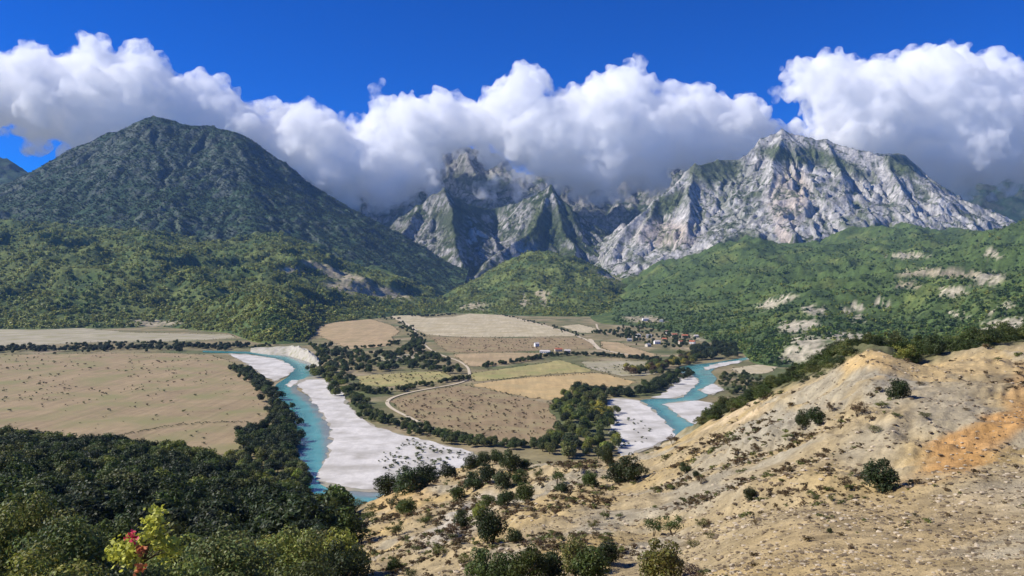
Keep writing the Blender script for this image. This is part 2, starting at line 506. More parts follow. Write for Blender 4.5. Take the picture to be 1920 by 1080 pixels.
def hill_col(x, y, z, seed, bare_list, yellow=0.0):
    px, py = to_px(x, y, z)
    n1 = fbm(x / 180, y / 180, 4, seed); n2 = fbm(x / 45, y / 45, 4, seed + 1); n3 = fbm(x / 14, y / 14, 3, seed + 2)
    g1 = np.array([.070, .105, .030]); g2 = np.array([.135, .160, .045]); g3 = np.array([.045, .072, .026])
    c = mixc(g1, g2, smooth(-.2, .35, n1 + n2 * .6 + yellow))
    c = mixc(c, g3, smooth(.05, .4, n2 - n1 * .3))
    earth = np.array([.36, .30, .20]); pale = np.array([.44, .385, .275])
    ex = px + n2 * 28 + n3 * 10; ey = py + n3 * 9 + n2 * 6
    for (bx, by, rx, ry, rot, k) in bare_list:
        ca, sa = math.cos(R(rot)), math.sin(R(rot))
        a = ((ex - bx) * ca + (ey - by) * sa) / rx; b = (-(ex - bx) * sa + (ey - by) * ca) / ry
        m = smooth(1.2, .6, np.hypot(a, b)) * smooth(-.35, .1, n3 + .15)
        c = mixc(c, pale if k > .5 else earth, m * .9)
    return c * (1 + .5 * n3)[..., None]

# bare patches: photo px, row, radii, tilt, pale or earth
LB = [(548, 508, 26, 6, 0, 1), (650, 520, 50, 9, 12, 0), (690, 545, 90, 12, 8, 0), (600, 500, 40, 7, 15, 0), (290, 607, 60, 6, 0, 0)]
RB = [
    (1505, 655, 42, 26, -20, 1), (1560, 662, 34, 20, -10, 1), (1590, 632, 50, 9, 0, 1), (1455, 568, 40, 8, -20, 1), (1530, 583, 22, 9, 0, 1), (1500, 612, 40, 14, -10, 1),
    (1600, 580, 26, 5, -15, 1), (1612, 597, 20, 5, -15, 1), (1655, 570, 12, 4, 0, 1), (1790, 547, 26, 10, -10, 1), (1855, 525, 36, 12, -5, 1), (1860, 475, 16, 7, 0, 1),
    (1880, 578, 30, 6, -25, 1), (1885, 612, 50, 16, -12, 1), (1740, 512, 60, 7, -5, 0), (1800, 515, 50, 7, 0, 0), (1700, 480, 40, 5, 0, 1), (1800, 590, 16, 4, 0, 1),
    (1265, 640, 60, 16, 0, 0), (1210, 600, 40, 7, 0, 0), (1160, 645, 30, 9, 0, 0), (1700, 535, 30, 5, 0, 0)]
MB = [(890, 575, 30, 6, -10, 0), (1020, 560, 10, 16, 10, 0), (985, 565, 8, 14, 20, 0), (1140, 518, 30, 5, 20, 1), (1195, 580, 40, 8, 0, 0)]
terrain('left_foothill', Xl, Yl, Zl, hill_col(Xl, Yl, Zl, 201, LB, .12), M_HILL, cut=-4)
terrain('right_foothill', Xr, Yr, Zr, hill_col(Xr, Yr, Zr, 211, RB, -.2), M_HILL, cut=-4)
terrain('central_hill', Xm, Ym, Zm, hill_col(Xm, Ym, Zm, 221, MB, .22), M_HILL, cut=-4)

# ------------------------------------------------------------------ mountains from ridge skeletons + rain erosion
GRIDS = {}; RUN = {}
def mountain(name, ridges, x0, x1, y0, y1, cell, seed, steep, foot, L, colf, rough=60, drops=60000, steps=70, base=-20, warp=70, gully=60, gw=150, soft=12, round_=0):
    xs = np.arange(x0, x1, cell); ys = np.arange(y0, y1, cell)
    X, Y = np.meshgrid(xs, ys)
    wx = X + fbm(X / 420, Y / 420, 4, seed) * warp; wy = Y + fbm(X / 420, Y / 420, 4, seed + 5) * warp
    Z = np.full(X.shape, -1e9); S = np.zeros(X.shape); D = np.zeros(X.shape)
    s0 = 0.0
    for rd in ridges:
        pts = [P(*p) for p in rd]
        for a, b in zip(pts[:-1], pts[1:]):
            d = b - a
            ln = math.hypot(d[0], d[1])
            tr = ((wx - a[0]) * d[0] + (wy - a[1]) * d[1]) / (ln * ln)
            t = np.clip(tr, 0, 1)
            ox = wx - a[0] - t * d[0]; oy = wy - a[1] - t * d[1]
            dist = np.hypot(ox, oy)
            h = a[2] + t * d[2]
            z = h - (foot * dist + (steep - foot) * L * (1 - np.exp(-dist / L)))
            # running distance along the ridge (turning round its ends), for gullies that run straight down
            ang = np.arctan2(oy, ox)
            side = np.sign(ox * d[1] - oy * d[0])
            s = s0 + t * ln + side * 5000 + np.where((tr < 0) | (tr > 1), ang * 160, 0)
            win = z > Z
            S = np.where(win, s, S); D = np.where(win, dist, D)
            m = np.maximum(Z, z); q = np.abs(Z - z)
            Z = m + np.where(q < 1e8, soft * np.exp(-q / (1.5 * soft)), 0)     # soft join between ridges
            s0 += ln
        s0 += 777
    if round_: Z = np.maximum(blur(Z, round_), Z - 55)
    amp = smooth(base, base + 350, Z)
    sw = S + fbm(X / 160, Y / 160, 3, seed + 30) * 90
    g = ridged(sw / gw, D / (gw * 7), 4, seed + 31) - .5
    g2 = ridged(sw / (gw * .3), D / (gw * 3), 3, seed + 33) - .5
    dk = smooth(20, 260, D)
    Z = Z + amp * dk * (g * gully + g2 * gully * .32)
    Z = Z + amp * ((ridged(wx / 300, wy / 300, 6, seed + 9) - .55) * rough + fbm(X / 60, Y / 60, 4, seed + 10) * rough * .3)
    Z = np.maximum(Z, base)
    Z, flow = erode(Z, cell, drops, steps, seed)
    Z = Z + amp * fbm(X / 26, Y / 26, 3, seed + 12) * rough * .08
    fl = blur(np.log1p(flow), 1)
    sl = slope_of(X, Y, Z)
    RUN['S'], RUN['D'] = sw, D
    c = colf(X, Y, Z, sl, fl)
    GRIDS[name] = (x0, y0, cell, Z, c, sl)
    return terrain(name, X, Y, Z, c, M_MTN, cut=base + 2)

ROCK = np.array([.42, .40, .37]); ROCK2 = np.array([.22, .215, .205]); WARM = np.array([.47, .39, .32])
VEG = np.array([.050, .072, .028]); VEGL = np.array([.095, .118, .040])

def blobs(px, py, lst):
    m = 0
    for (bx, by, rx, ry, rot) in lst:
        ca, sa = math.cos(R(rot)), math.sin(R(rot))
        a = ((px - bx) * ca + (py - by) * sa) / rx; b = (-(px - bx) * sa + (py - by) * ca) / ry
        m = np.maximum(m, smooth(1.25, .5, np.hypot(a, b)))
    return m

def col_left(X, Y, Z, sl, fl):
    px, py = to_px(X, Y, Z)
    n = fbm(X / 90, Y / 90, 5, 301); n2 = fbm(X / 24, Y / 24, 4, 302)
    r = smooth(.62, 1.05, sl + n * .45 + n2 * .35) * .55
    r = np.maximum(r, smooth(.25, .6, n2 + n * .5) * .25 * smooth(900, 500, Z))
    r = np.maximum(r, blobs(px + n2 * 20, py + n * 20, [(330, 300, 60, 40, 0), (440, 310, 40, 40, 20), (700, 460, 50, 14, 40)]) * smooth(-.1, .3, n2) * .6)
    c = mixc(VEG * np.array([.75, 1.0, 1.35]), VEGL * np.array([.75, .95, .9]), smooth(-.2, .3, n) * smooth(700, 200, Z))  # dark bluish scrub tone also carries the left mountain's cloud shade
    return mixc(c, ROCK2 * .75, r * .8) * (1 + .35 * n2)[..., None]

def col_rock(vegb, rockb, thr=.62, warm=(), dim=1.0):
    def f(X, Y, Z, sl, fl):
        px, py = to_px(X, Y, Z)
        n = fbm(X / 110, Y / 110, 5, 311); n2 = fbm(X / 26, Y / 26, 4, 312)
        ex = px + n2 * 14 + n * 10; ey = py + n2 * 10 + n * 8
        r = smooth(thr - .14, thr + .2, sl + n * .3 + n2 * .5 - .0 * fl)
        r = r * (1 - .9 * blobs(ex, ey, vegb))
        rb = blobs(ex, ey, rockb)
        r = np.maximum(r, rb * smooth(-.30, .12, n2 + .35 * n))
        rock = mixc(ROCK, ROCK2, smooth(-.1, .35, n + n2 * .4))
        st = fbm(RUN['S'] / 30, RUN['D'] / 260, 4, 78)                # streaks running down the face
        r = r * (1 - .8 * smooth(.05, .32, st + .3 * perlin(X / 19, Y / 19, 77)))
        rock = mixc(rock, ROCK * 1.18, smooth(.1, .4, -st))
        if warm: rock = mixc(rock, WARM, blobs(ex, ey, warm) * .8)
        v = mixc(VEG, VEGL, smooth(-.2, .35, n))
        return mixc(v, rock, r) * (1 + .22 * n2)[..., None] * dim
    return f

def col_far(X, Y, Z, sl, fl): return col_left(X, Y, Z, sl, fl) * .55  # cloud shade over the distant ridge put into its colour

mountain('left_mountain', [
    [(-700, 330, 6200), (-400, 380, 5800), (-150, 400, 5600), (0, 350, 5450), (110, 288, 5350), (200, 244, 5250), (295, 212, 5200), (400, 226, 5200), (455, 248, 5150), (525, 305, 5080), (600, 383, 4950), (650, 432, 4800), (700, 472, 4600), (770, 516, 4350)],
    [(295, 212, 5200), (310, 262, 4900), (325, 320, 4600), (325, 375, 4250), (300, 425, 3850)],
    [(150, 266, 5300), (90, 340, 4900), (60, 400, 4300)],
    [(420, 232, 5180), (440, 300, 4800), (465, 360, 4450), (480, 420, 4000)],
    [(525, 305, 5080), (545, 380, 4650), (575, 440, 4250)],
    [(200, 244, 5250), (205, 320, 4750), (195, 390, 4250)],
    [(-150, 400, 5600), (-200, 430, 4600)],
], -5200, -250, 3600, 6100, 11, 401, 1.08, .50, 330, col_left, soft=26, round_=110, rough=26, drops=120000, steps=80, gully=55, gw=190)

mountain('right_mountain', [
    [(1140, 510, 4950), (1155, 470, 5050), (1170, 425, 5250), (1225, 378, 5450), (1300, 312, 5650), (1345, 300, 5750), (1395, 297, 5800), (1430, 262, 5850), (1470, 241, 5850), (1540, 263, 5800), (1620, 287, 5650), (1665, 296, 5550), (1705, 312, 5450), (1760, 364, 5300), (1815, 416, 5150), (1900, 446, 5000), (2050, 470, 4900)],
    [(1470, 241, 5850), (1455, 300, 5500), (1440, 380, 5150)],
    [(1540, 263, 5800), (1570, 330, 5350), (1590, 400, 4980)],
    [(1665, 296, 5550), (1690, 360, 5200), (1720, 410, 4950)],
    [(1300, 312, 5650), (1290, 370, 5300), (1280, 430, 5000)],
    [(1395, 297, 5800), (1380, 350, 5450), (1370, 420, 5080)],
    [(1225, 378, 5450), (1200, 440, 5080)],
    [(1620, 287, 5650), (1700, 290, 6100)],
    [(1300, 312, 5650), (1300, 330, 6200)],
], 500, 4300, 4250, 6700, 9, 402, 1.25, .5, 330, col_rock(
    [(1470, 290, 55, 16, 12), (1560, 305, 90, 17, 22), (1690, 310, 40, 22, 25), (1345, 320, 60, 30, -5), (1390, 370, 40, 45, 15), (1250, 385, 50, 20, -35), (1540, 480, 90, 22, 10), (1400, 455, 60, 20, 0), (1640, 440, 70, 20, 20)],
    [(1450, 385, 110, 70, 10), (1590, 370, 110, 50, 30), (1700, 375, 70, 40, 35), (1200, 450, 55, 55, 0), (1290, 430, 70, 40, 0), (1480, 440, 25, 30, 20), (1240, 470, 90, 20, 0), (1660, 410, 70, 10, 30), (1490, 255, 60, 10, 10)],
    warm=[(1480, 370, 40, 60, 15), (1250, 440, 60, 30, 0), (1470, 440, 14, 30, -30)]), rough=24, drops=140000, steps=80, gully=85, gw=150)

mountain('gorge_peaks', [
    [(690, 470, 5500), (720, 430, 5600), (780, 385, 5650), (838, 352, 5650), (880, 385, 5900), (930, 392, 6100), (985, 375, 5900), (1032, 352, 5750), (1060, 385, 5650), (1085, 440, 5450), (1110, 500, 5200)],
    [(838, 352, 5650), (850, 420, 5200), (862, 470, 4950), (865, 530, 4650)],
    [(780, 385, 5650), (745, 440, 5300), (760, 500, 4900)],
    [(1032, 352, 5750), (1000, 420, 5350), (940, 470, 5000), (890, 515, 4750)],
    [(1032, 352, 5750), (1060, 430, 5350), (1090, 490, 4950)],
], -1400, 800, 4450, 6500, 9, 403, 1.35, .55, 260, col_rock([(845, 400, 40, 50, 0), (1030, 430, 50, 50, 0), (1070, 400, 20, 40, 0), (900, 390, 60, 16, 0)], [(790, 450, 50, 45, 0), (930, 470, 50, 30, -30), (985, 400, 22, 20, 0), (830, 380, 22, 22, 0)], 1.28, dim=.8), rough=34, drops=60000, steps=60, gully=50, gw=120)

mountain('gorge_backdrop', [
    [(470, 300, 7600), (600, 330, 7600), (680, 350, 7700), (760, 335, 8000), (800, 300, 8300), (830, 276, 8350), (875, 272, 8400), (930, 286, 8350), (965, 315, 8300), (1000, 318, 8300), (1040, 322, 8300), (1090, 338, 8300), (1120, 350, 8400), (1170, 332, 8500), (1240, 300, 8800), (1310, 250, 9200), (1345, 240, 9300), (1385, 268, 9200), (1470, 330, 9000), (1600, 330, 9000)],
    [(870, 265, 8400), (900, 340, 7700), (920, 400, 7200)],
    [(680, 350, 7700), (690, 400, 7200)],
    [(1090, 360, 8300), (1080, 420, 7600)],
    [(1170, 350, 8500), (1150, 400, 7700)],
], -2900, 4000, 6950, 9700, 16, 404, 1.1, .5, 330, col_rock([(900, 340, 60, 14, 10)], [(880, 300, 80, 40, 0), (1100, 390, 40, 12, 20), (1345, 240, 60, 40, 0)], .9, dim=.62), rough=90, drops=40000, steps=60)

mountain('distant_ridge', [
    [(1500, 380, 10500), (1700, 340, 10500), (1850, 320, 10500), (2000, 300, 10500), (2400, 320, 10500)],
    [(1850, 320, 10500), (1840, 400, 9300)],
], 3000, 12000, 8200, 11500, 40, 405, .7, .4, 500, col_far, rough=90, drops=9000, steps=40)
mountain('distant_western_ridge', [
    [(-500, 200, 10500), (-200, 230, 10500), (-60, 262, 10500), (20, 308, 10500), (60, 340, 10500), (150, 400, 10500)],
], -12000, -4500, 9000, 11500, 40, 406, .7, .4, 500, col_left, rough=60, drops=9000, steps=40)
print('terrain', round(time.time() - T0, 1))


# ------------------------------------------------------------------ valley sheets: fields, gravel bars, river, roads
def sheet_outline(pix, seed, jit=2.0, step=9.0):
    """outline traced in photo pixels -> ground polygon with an uneven natural edge"""
    p = np.array([G(*q) for q in pix])
    out = []
    for a, b in zip(p, np.roll(p, -1, 0)):
        n = max(1, int(np.hypot(*(b - a)) / step))
        n = min(n, 60)
        for k in range(n): out.append(a + (b - a) * k / n)
    p = np.array(out)
    for _ in range(2): p = (np.roll(p, 1, 0) + 2 * p + np.roll(p, -1, 0)) / 4
    p[:, 0] += fbm(p[:, 0] / 25, p[:, 1] / 25, 3, seed) * jit * 2.2
    p[:, 1] += fbm(p[:, 0] / 25 + 50, p[:, 1] / 25, 3, seed + 1) * jit * 3.5
    return p

def sheet(name, pix, z, mat, seed, jit=2.0, step=9.0):
    p = sheet_outline(pix, seed, jit, step)
    o = mesh_obj(name, [(x, y, z) for x, y in p], [list(range(len(p)))], mat)
    if o.data.polygons[0].normal.z < 0:
        o.data.flip_normals()
    tag(o, kind='structure')
    return o

def field_mat(name, base, tint, sc=60, rot=1.25, st=1.1):
    return ground_mat(name, [(sc, .9), (12, .8), (2.2, .6)], var=.42, bump=.3, bdist=.4, base=base, hue=(tint, sc * .6), streak=(rot, 7, st))

M_F = {
    'tan': field_mat('dry_tan_pasture', (.315, .235, .13), (.25, .225, .10), 90),
    'brown': field_mat('brown_fallow_field', (.275, .20, .108), (.31, .25, .125), 50),
    'gold': field_mat('golden_stubble', (.47, .335, .155), (.41, .31, .15), 70),
    'green': field_mat('greenish_meadow', (.36, .30, .125), (.28, .27, .10), 60),
    'pale': field_mat('pale_stubble', (.47, .40, .255), (.39, .32, .18), 80),
    'rose': field_mat('reddish_stubble', (.41, .30, .165), (.32, .25, .13), 70),
    'grey': field_mat('grey_dry_flat', (.38, .335, .225), (.30, .27, .145), 80),
    'gravel': ground_mat('white_river_gravel', [(30, .8), (5, .7), (1.4, .6)], streak=(-.25, 6, .55), var=.28, bump=.25, bdist=.4, base=(.60, .565, .50), hue=((.40, .37, .31), 26)),
    'sand': ground_mat('wet_sand_margin', [(20, .8), (3, .7)], var=.3, bump=.3, bdist=.3, base=(.36, .32, .24), hue=((.27, .27, .19), 16)),
    'road': ground_mat('pale_dirt_track', [(8, 1), (1.5, .6)], var=.2, bump=.2, bdist=.1, base=(.55, .46, .32)),
}
FIELDS = [
    ('tan', [(-420, 672), (-150, 668), (120, 664), (300, 662), (395, 666), (440, 682), (478, 712), (500, 745), (506, 775), (494, 802), (452, 836), (438, 852), (300, 862), (150, 850), (0, 830), (-420, 800)]),
    ('grey', [(-420, 622), (-100, 618), (60, 612), (160, 616), (250, 624), (430, 627), (445, 634), (330, 640), (170, 642), (60, 648), (-100, 655), (-420, 655)]),
    ('rose', [(585, 622), (600, 598), (625, 588), (668, 592), (700, 600), (735, 610), (750, 622), (735, 632), (740, 645), (700, 652), (655, 655), (620, 640)]),
    ('pale', [(725, 590), (760, 586), (800, 596), (850, 594), (905, 583), (960, 594), (1025, 610), (1070, 624), (1080, 630), (960, 632), (860, 632), (800, 628), (765, 612)]),
    ('brown', [(806, 632), (960, 634), (1085, 633), (1115, 646), (1112, 654), (1000, 658), (870, 662), (835, 658)]),
    ('rose', [(848, 664), (930, 662), (1000, 662), (1040, 664), (985, 678), (900, 688), (878, 686)]),
    ('green', [(880, 700), (930, 694), (1015, 682), (1050, 675), (1085, 686), (1115, 697), (1060, 700), (985, 706), (925, 713), (886, 716)]),
    ('gold', [(876, 722), (925, 715), (990, 708), (1065, 702), (1120, 699), (1165, 710), (1195, 716), (1172, 724), (1090, 728), (1060, 748), (1030, 752), (985, 745), (930, 732)]),
    ('brown', [(732, 752), (780, 738), (850, 725), (880, 724), (930, 735), (985, 748), (1022, 755), (1035, 775), (1050, 792), (1030, 815), (985, 834), (930, 828), (860, 814), (800, 796), (760, 776)]),
    ('green', [(666, 706), (740, 700), (835, 696), (848, 712), (790, 720), (720, 726), (680, 722)]),
    ('grey', [(1100, 690), (1090, 679), (1150, 676), (1220, 678), (1238, 690), (1222, 704), (1170, 706), (1130, 698)]),
    ('rose', [(1128, 652), (1125, 640), (1160, 642), (1200, 656), (1238, 668), (1180, 670), (1150, 663)]),
    ('pale', [(1050, 612), (1085, 608), (1125, 618), (1120, 624), (1085, 624)]),
    ('pale', [(1370, 692), (1420, 684), (1465, 686), (1440, 700), (1390, 702)]),
    ('grey', [(700, 668), (760, 663), (790, 668), (760, 676), (716, 678)]),
]
for i, (k, pix) in enumerate(FIELDS):
    sheet('field', pix, .22 + .01 * i, M_F[k], 600 + i * 3, jit=3.2)

BARS = [
    [(556, 722), (578, 712), (606, 712), (642, 734), (646, 752), (664, 775), (700, 800), (745, 815), (800, 826), (866, 843), (900, 856), (880, 880), (800, 905), (740, 920), (690, 919), (640, 917), (606, 906), (592, 889), (612, 862), (623, 834), (620, 800), (600, 770), (582, 748), (568, 734)],
    [(428, 664), (470, 666), (520, 674), (544, 684), (550, 694), (540, 705), (512, 715), (492, 704), (462, 682)],
    [(536, 722), (548, 713), (560, 714), (556, 720), (546, 727)],
    [(1138, 752), (1160, 748), (1196, 752), (1220, 766), (1246, 792), (1268, 818), (1200, 845), (1162, 862), (1150, 830), (1148, 790)],
    [(1216, 746), (1240, 742), (1262, 724), (1270, 710), (1294, 704), (1311, 714), (1296, 730), (1276, 745), (1240, 748)],
    [(1244, 758), (1300, 752), (1340, 758), (1330, 800), (1300, 795), (1268, 778)],
    [(1312, 732), (1336, 720), (1358, 732), (1330, 741)],
    [(1318, 690), (1345, 682), (1385, 676), (1388, 680), (1350, 688), (1326, 694)],
    [(1395, 674), (1430, 669), (1470, 668), (1468, 673), (1425, 675)],
]
for i, pix in enumerate(BARS):
    q = np.array(pix, float); q = q.mean(0) + (q - q.mean(0)) * [1.035, 1.05]
    sheet('sand_margin', [tuple(v) for v in q], .44 + .005 * i, M_F['sand'], 760 + i * 3, jit=3.2, step=5)
    sheet('gravel_bar', pix, .55 + .01 * i, M_F['gravel'], 700 + i * 3, jit=2.6, step=4)

def water_mat():
    m = bpy.data.materials.new('turquoise_river_water')
    t, n, L = nodes_of(m)
    out = N(n, 'ShaderNodeOutputMaterial'); bs = N(n, 'ShaderNodeBsdfPrincipled')
    bs.inputs['Roughness'].default_value = .22; bs.inputs['IOR'].default_value = 1.33
    at = N(n, 'ShaderNodeAttribute', attribute_name='Col')
    g = N(n, 'ShaderNodeNewGeometry')
    no = N(n, 'ShaderNodeTexNoise'); no.inputs['Scale'].default_value = .05; no.inputs['Detail'].default_value = 5
    L.new(g.outputs['Position'], no.inputs['Vector'])
    mr = N(n, 'ShaderNodeMapRange'); L.new(no.outputs[0], mr.inputs['Value']); mr.inputs['From Min'].default_value = .3; mr.inputs['From Max'].default_value = .7
    mr.inputs['To Min'].default_value = .8; mr.inputs['To Max'].default_value = 1.2
    mx = N(n, 'ShaderNodeMix', data_type='RGBA', blend_type='MULTIPLY'); mx.inputs['Factor'].default_value = 1
    L.new(at.outputs['Color'], mx.inputs['A']); L.new(mr.outputs[0], mx.inputs['B']); L.new(mx.outputs['Result'], bs.inputs['Base Color'])
    n2 = N(n, 'ShaderNodeTexNoise'); n2.inputs['Scale'].default_value = .6; n2.inputs['Detail'].default_value = 3
    L.new(g.outputs['Position'], n2.inputs['Vector'])
    bp = N(n, 'ShaderNodeBump'); bp.inputs['Strength'].default_value = .25; bp.inputs['Distance'].default_value = .15
    L.new(n2.outputs[0], bp.inputs['Height']); L.new(bp.outputs[0], bs.inputs['Normal'])
    L.new(bs.outputs[0], out.inputs[0])
    return m
M_WATER = water_mat()

def resample(pts, n):
    p = np.asarray(pts, float)
    d = np.concatenate([[0], np.cumsum(np.hypot(*np.diff(p, axis=0).T))])
    t = np.linspace(0, d[-1], n)
    return np.stack([np.interp(t, d, p[:, 0]), np.interp(t, d, p[:, 1])], 1)

def smooth_line(p, k=4):
    for _ in range(k):
        p[1:-1] = (p[:-2] + 2 * p[1:-1] + p[2:]) / 4
    return p

def river(name, left, right, z, n=150, m=14, shal=(0, 1)):
    a = smooth_line(resample([G(*q) for q in left], n)); b = smooth_line(resample([G(*q) for q in right], n))
    s = np.linspace(0, 1, m)
    V = a[:, None] * (1 - s)[None, :, None] + b[:, None] * s[None, :, None]
    V = np.concatenate([V, np.full((n, m, 1), z)], 2)
    o = mesh_obj(name, V.reshape(-1, 3), grid_faces(n, m)[:, ::-1], M_WATER, smooth_=True)
    ss = np.broadcast_to(s, (n, m)); x, y = V[..., 0], V[..., 1]
    j = fbm(x / 18, y / 18, 3, 808) * .22
    deep = np.array([.040, .190, .185]); light = np.array([.085, .300, .265]); shallow = np.array([.22, .235, .19])
    c = mixc(deep, light, smooth(.15, .6, ss + j))
    c = mixc(c, shallow, smooth(.58, .82, ss + j) * shal[1]); c = mixc(c, shallow, smooth(.3, .02, ss + j) * shal[0])
    set_col(o, c)
    if o.data.polygons[0].normal.z < 0: o.data.flip_normals()
    tag(o, kind='structure')
    return o
river('river', [(380, 661), (470, 664), (525, 674), (549, 690), (543, 705), (516, 722), (516, 740), (540, 768), (556, 800), (556, 840), (552, 868), (566, 898), (590, 930), (640, 965), (740, 985)],
      [(380, 657), (470, 659), (540, 667), (582, 680), (602, 706), (566, 716), (554, 730), (584, 746), (604, 768), (624, 798), (628, 836), (618, 862), (600, 886), (612, 904), (650, 914), (740, 916)], .32, shal=(0, 1))
river('river_reach', [(1470, 664), (1400, 670), (1340, 680), (1280, 686), (1262, 696), (1290, 704), (1308, 716), (1290, 733), (1268, 746), (1195, 750), (1215, 764), (1240, 786), (1262, 812), (1280, 850)],
      [(1472, 668), (1400, 675), (1350, 685), (1332, 698), (1345, 710), (1336, 722), (1316, 732), (1330, 742), (1305, 752), (1252, 758), (1270, 774), (1296, 792), (1316, 812), (1340, 850)], .36, shal=(.3, .3))

def track(name, pix, w, z, seed):
    c = resample([G(*q) for q in pix], len(pix) * 10)
    c = smooth_line(c, 6)
    t = np.gradient(c, axis=0); t /= np.hypot(*t.T)[:, None]
    nrm = np.stack([-t[:, 1], t[:, 0]], 1)
    ww = w * (1 + .35 * fbm(c[:, 0] / 12, c[:, 1] / 12, 2, seed))[:, None] * .5
    V = np.stack([c + nrm * ww, c - nrm * ww], 1)
    V = np.concatenate([V, np.full((len(c), 2, 1), z)], 2)
    o = mesh_obj(name, V.reshape(-1, 3), grid_faces(len(c), 2), M_F['road'])
    if o.data.polygons[0].normal.z < 0: o.data.flip_normals()
    tag(o, kind='structure')
track('dirt_road', [(905, 582), (935, 589), (1000, 605), (1040, 616), (1072, 626), (1098, 637), (1112, 644), (1122, 655), (1160, 663), (1200, 669), (1236, 672)], 7, .75, 1)
track('dirt_road', [(1106, 636), (1114, 646), (1124, 656)], 9, .78, 6)
track('dirt_track', [(728, 588), (750, 600), (772, 615), (784, 628), (790, 640), (806, 656), (832, 668), (862, 678), (878, 690), (881, 704), (874, 716), (852, 722), (790, 732), (745, 742), (725, 750), (724, 760), (742, 772), (772, 786), (806, 802), (850, 818), (900, 828), (950, 832), (975, 834)], 4.2, .80, 2)
track('dirt_track', [(745, 598), (760, 606), (780, 620)], 10, .83, 3)
track('dirt_track', [(1118, 608), (1120, 615), (1126, 622)], 5, .86, 4)

# river bluffs: steep eroded scarps beside the water
def bluff(name, base, top_h, back, seed):
    c = smooth_line(resample([G(*q) for q in base], 90), 3)
    hs_ = np.interp(np.linspace(0, 1, 90), np.linspace(0, 1, len(top_h)), top_h)
    V = []; s = np.linspace(0, 1, 26)
    for i, (p, h) in enumerate(zip(c, hs_)):
        d = np.array([p[0], p[1]]) / np.hypot(*p)           # back from the water, away from the valley
        for t in s:
            rise = h * smooth(0, .42, t) * (1 - smooth(.6, 1, t)) - 1.0
            q = p + d * back * t
            g = .55 * (float(ridged(i / 9.0 + t * .9, t * 1.2, 4, seed)) - .5) + .6 * float(fbm(i / 6.0 - t, t * 4, 3, seed + 3))
            V.append((q[0] + g * 3, q[1] - g * 7 * math.sin(math.pi * t), rise + g * h * .25 * math.sin(math.pi * t)))
    o = mesh_obj(name, V, grid_faces(90, 26), M_F_BLUFF, smooth_=True)
    tag(o, kind='structure')
M_F_BLUFF = ground_mat('pale_bluff_marl', [(12, 1), (3, .7)], var=.32, bump=.6, bdist=1.2, base=(.47, .43, .35), hue=((.25, .24, .14), 12))
bluff('river_bluff', [(470, 663), (505, 667), (540, 668), (575, 679), (598, 690)], [4, 10, 17, 15, 6], 150, 31)
bluff('river_bluff', [(1440, 676), (1470, 682), (1500, 684), (1530, 682)], [3, 12, 22, 20], 120, 32)
print('valley', round(time.time() - T0, 1))

# ------------------------------------------------------------------ vegetation: crowns, trunks, placing
def leaf_mat():
    m = bpy.data.materials.new('foliage')
    t, n, L = nodes_of(m)
    out = N(n, 'ShaderNodeOutputMaterial'); bs = N(n, 'ShaderNodeBsdfPrincipled'); tr = N(n, 'ShaderNodeBsdfTranslucent')
    bs.inputs['Roughness'].default_value = .55; bs.inputs['Specular IOR Level'].default_value = .3
    oi = N(n, 'ShaderNodeObjectInfo'); at = N(n, 'ShaderNodeAttribute', attribute_name='Col')
    mx = N(n, 'ShaderNodeMix', data_type='RGBA', blend_type='MULTIPLY'); mx.inputs['Factor'].default_value = 1
    L.new(oi.outputs['Color'], mx.inputs['A']); L.new(at.outputs['Color'], mx.inputs['B'])
    mr = N(n, 'ShaderNodeMapRange'); L.new(oi.outputs['Random'], mr.inputs['Value']); mr.inputs['To Min'].default_value = .72; mr.inputs['To Max'].default_value = 1.28
    m2 = N(n, 'ShaderNodeMix', data_type='RGBA', blend_type='MULTIPLY'); m2.inputs['Factor'].default_value = 1
    L.new(mx.outputs['Result'], m2.inputs['A']); L.new(mr.outputs[0], m2.inputs['B'])
    L.new(m2.outputs['Result'], bs.inputs['Base Color']); L.new(m2.outputs['Result'], tr.inputs['Color'])
    ms = N(n, 'ShaderNodeMixShader'); ms.inputs[0].default_value = .3
    L.new(bs.outputs[0], ms.inputs[1]); L.new(tr.outputs[0], ms.inputs[2]); L.new(ms.outputs[0], out.inputs[0])
    return m
M_LEAF = leaf_mat()
M_BARK = ground_mat('bark', [(.4, 1), (.08, .6)], var=.35, bump=.4, bdist=.03, base=(.10, .075, .05))
M_STONE_DARK = ground_mat('dark_marl_stone', [(.5, 1), (.1, .5)], var=.35, bump=.3, bdist=.05, base=(.17, .13, .08))
M_STONE = ground_mat('marl_stone', [(.5, 1), (.1, .5)], var=.3, bump=.3, bdist=.05, base=(.46, .38, .26))

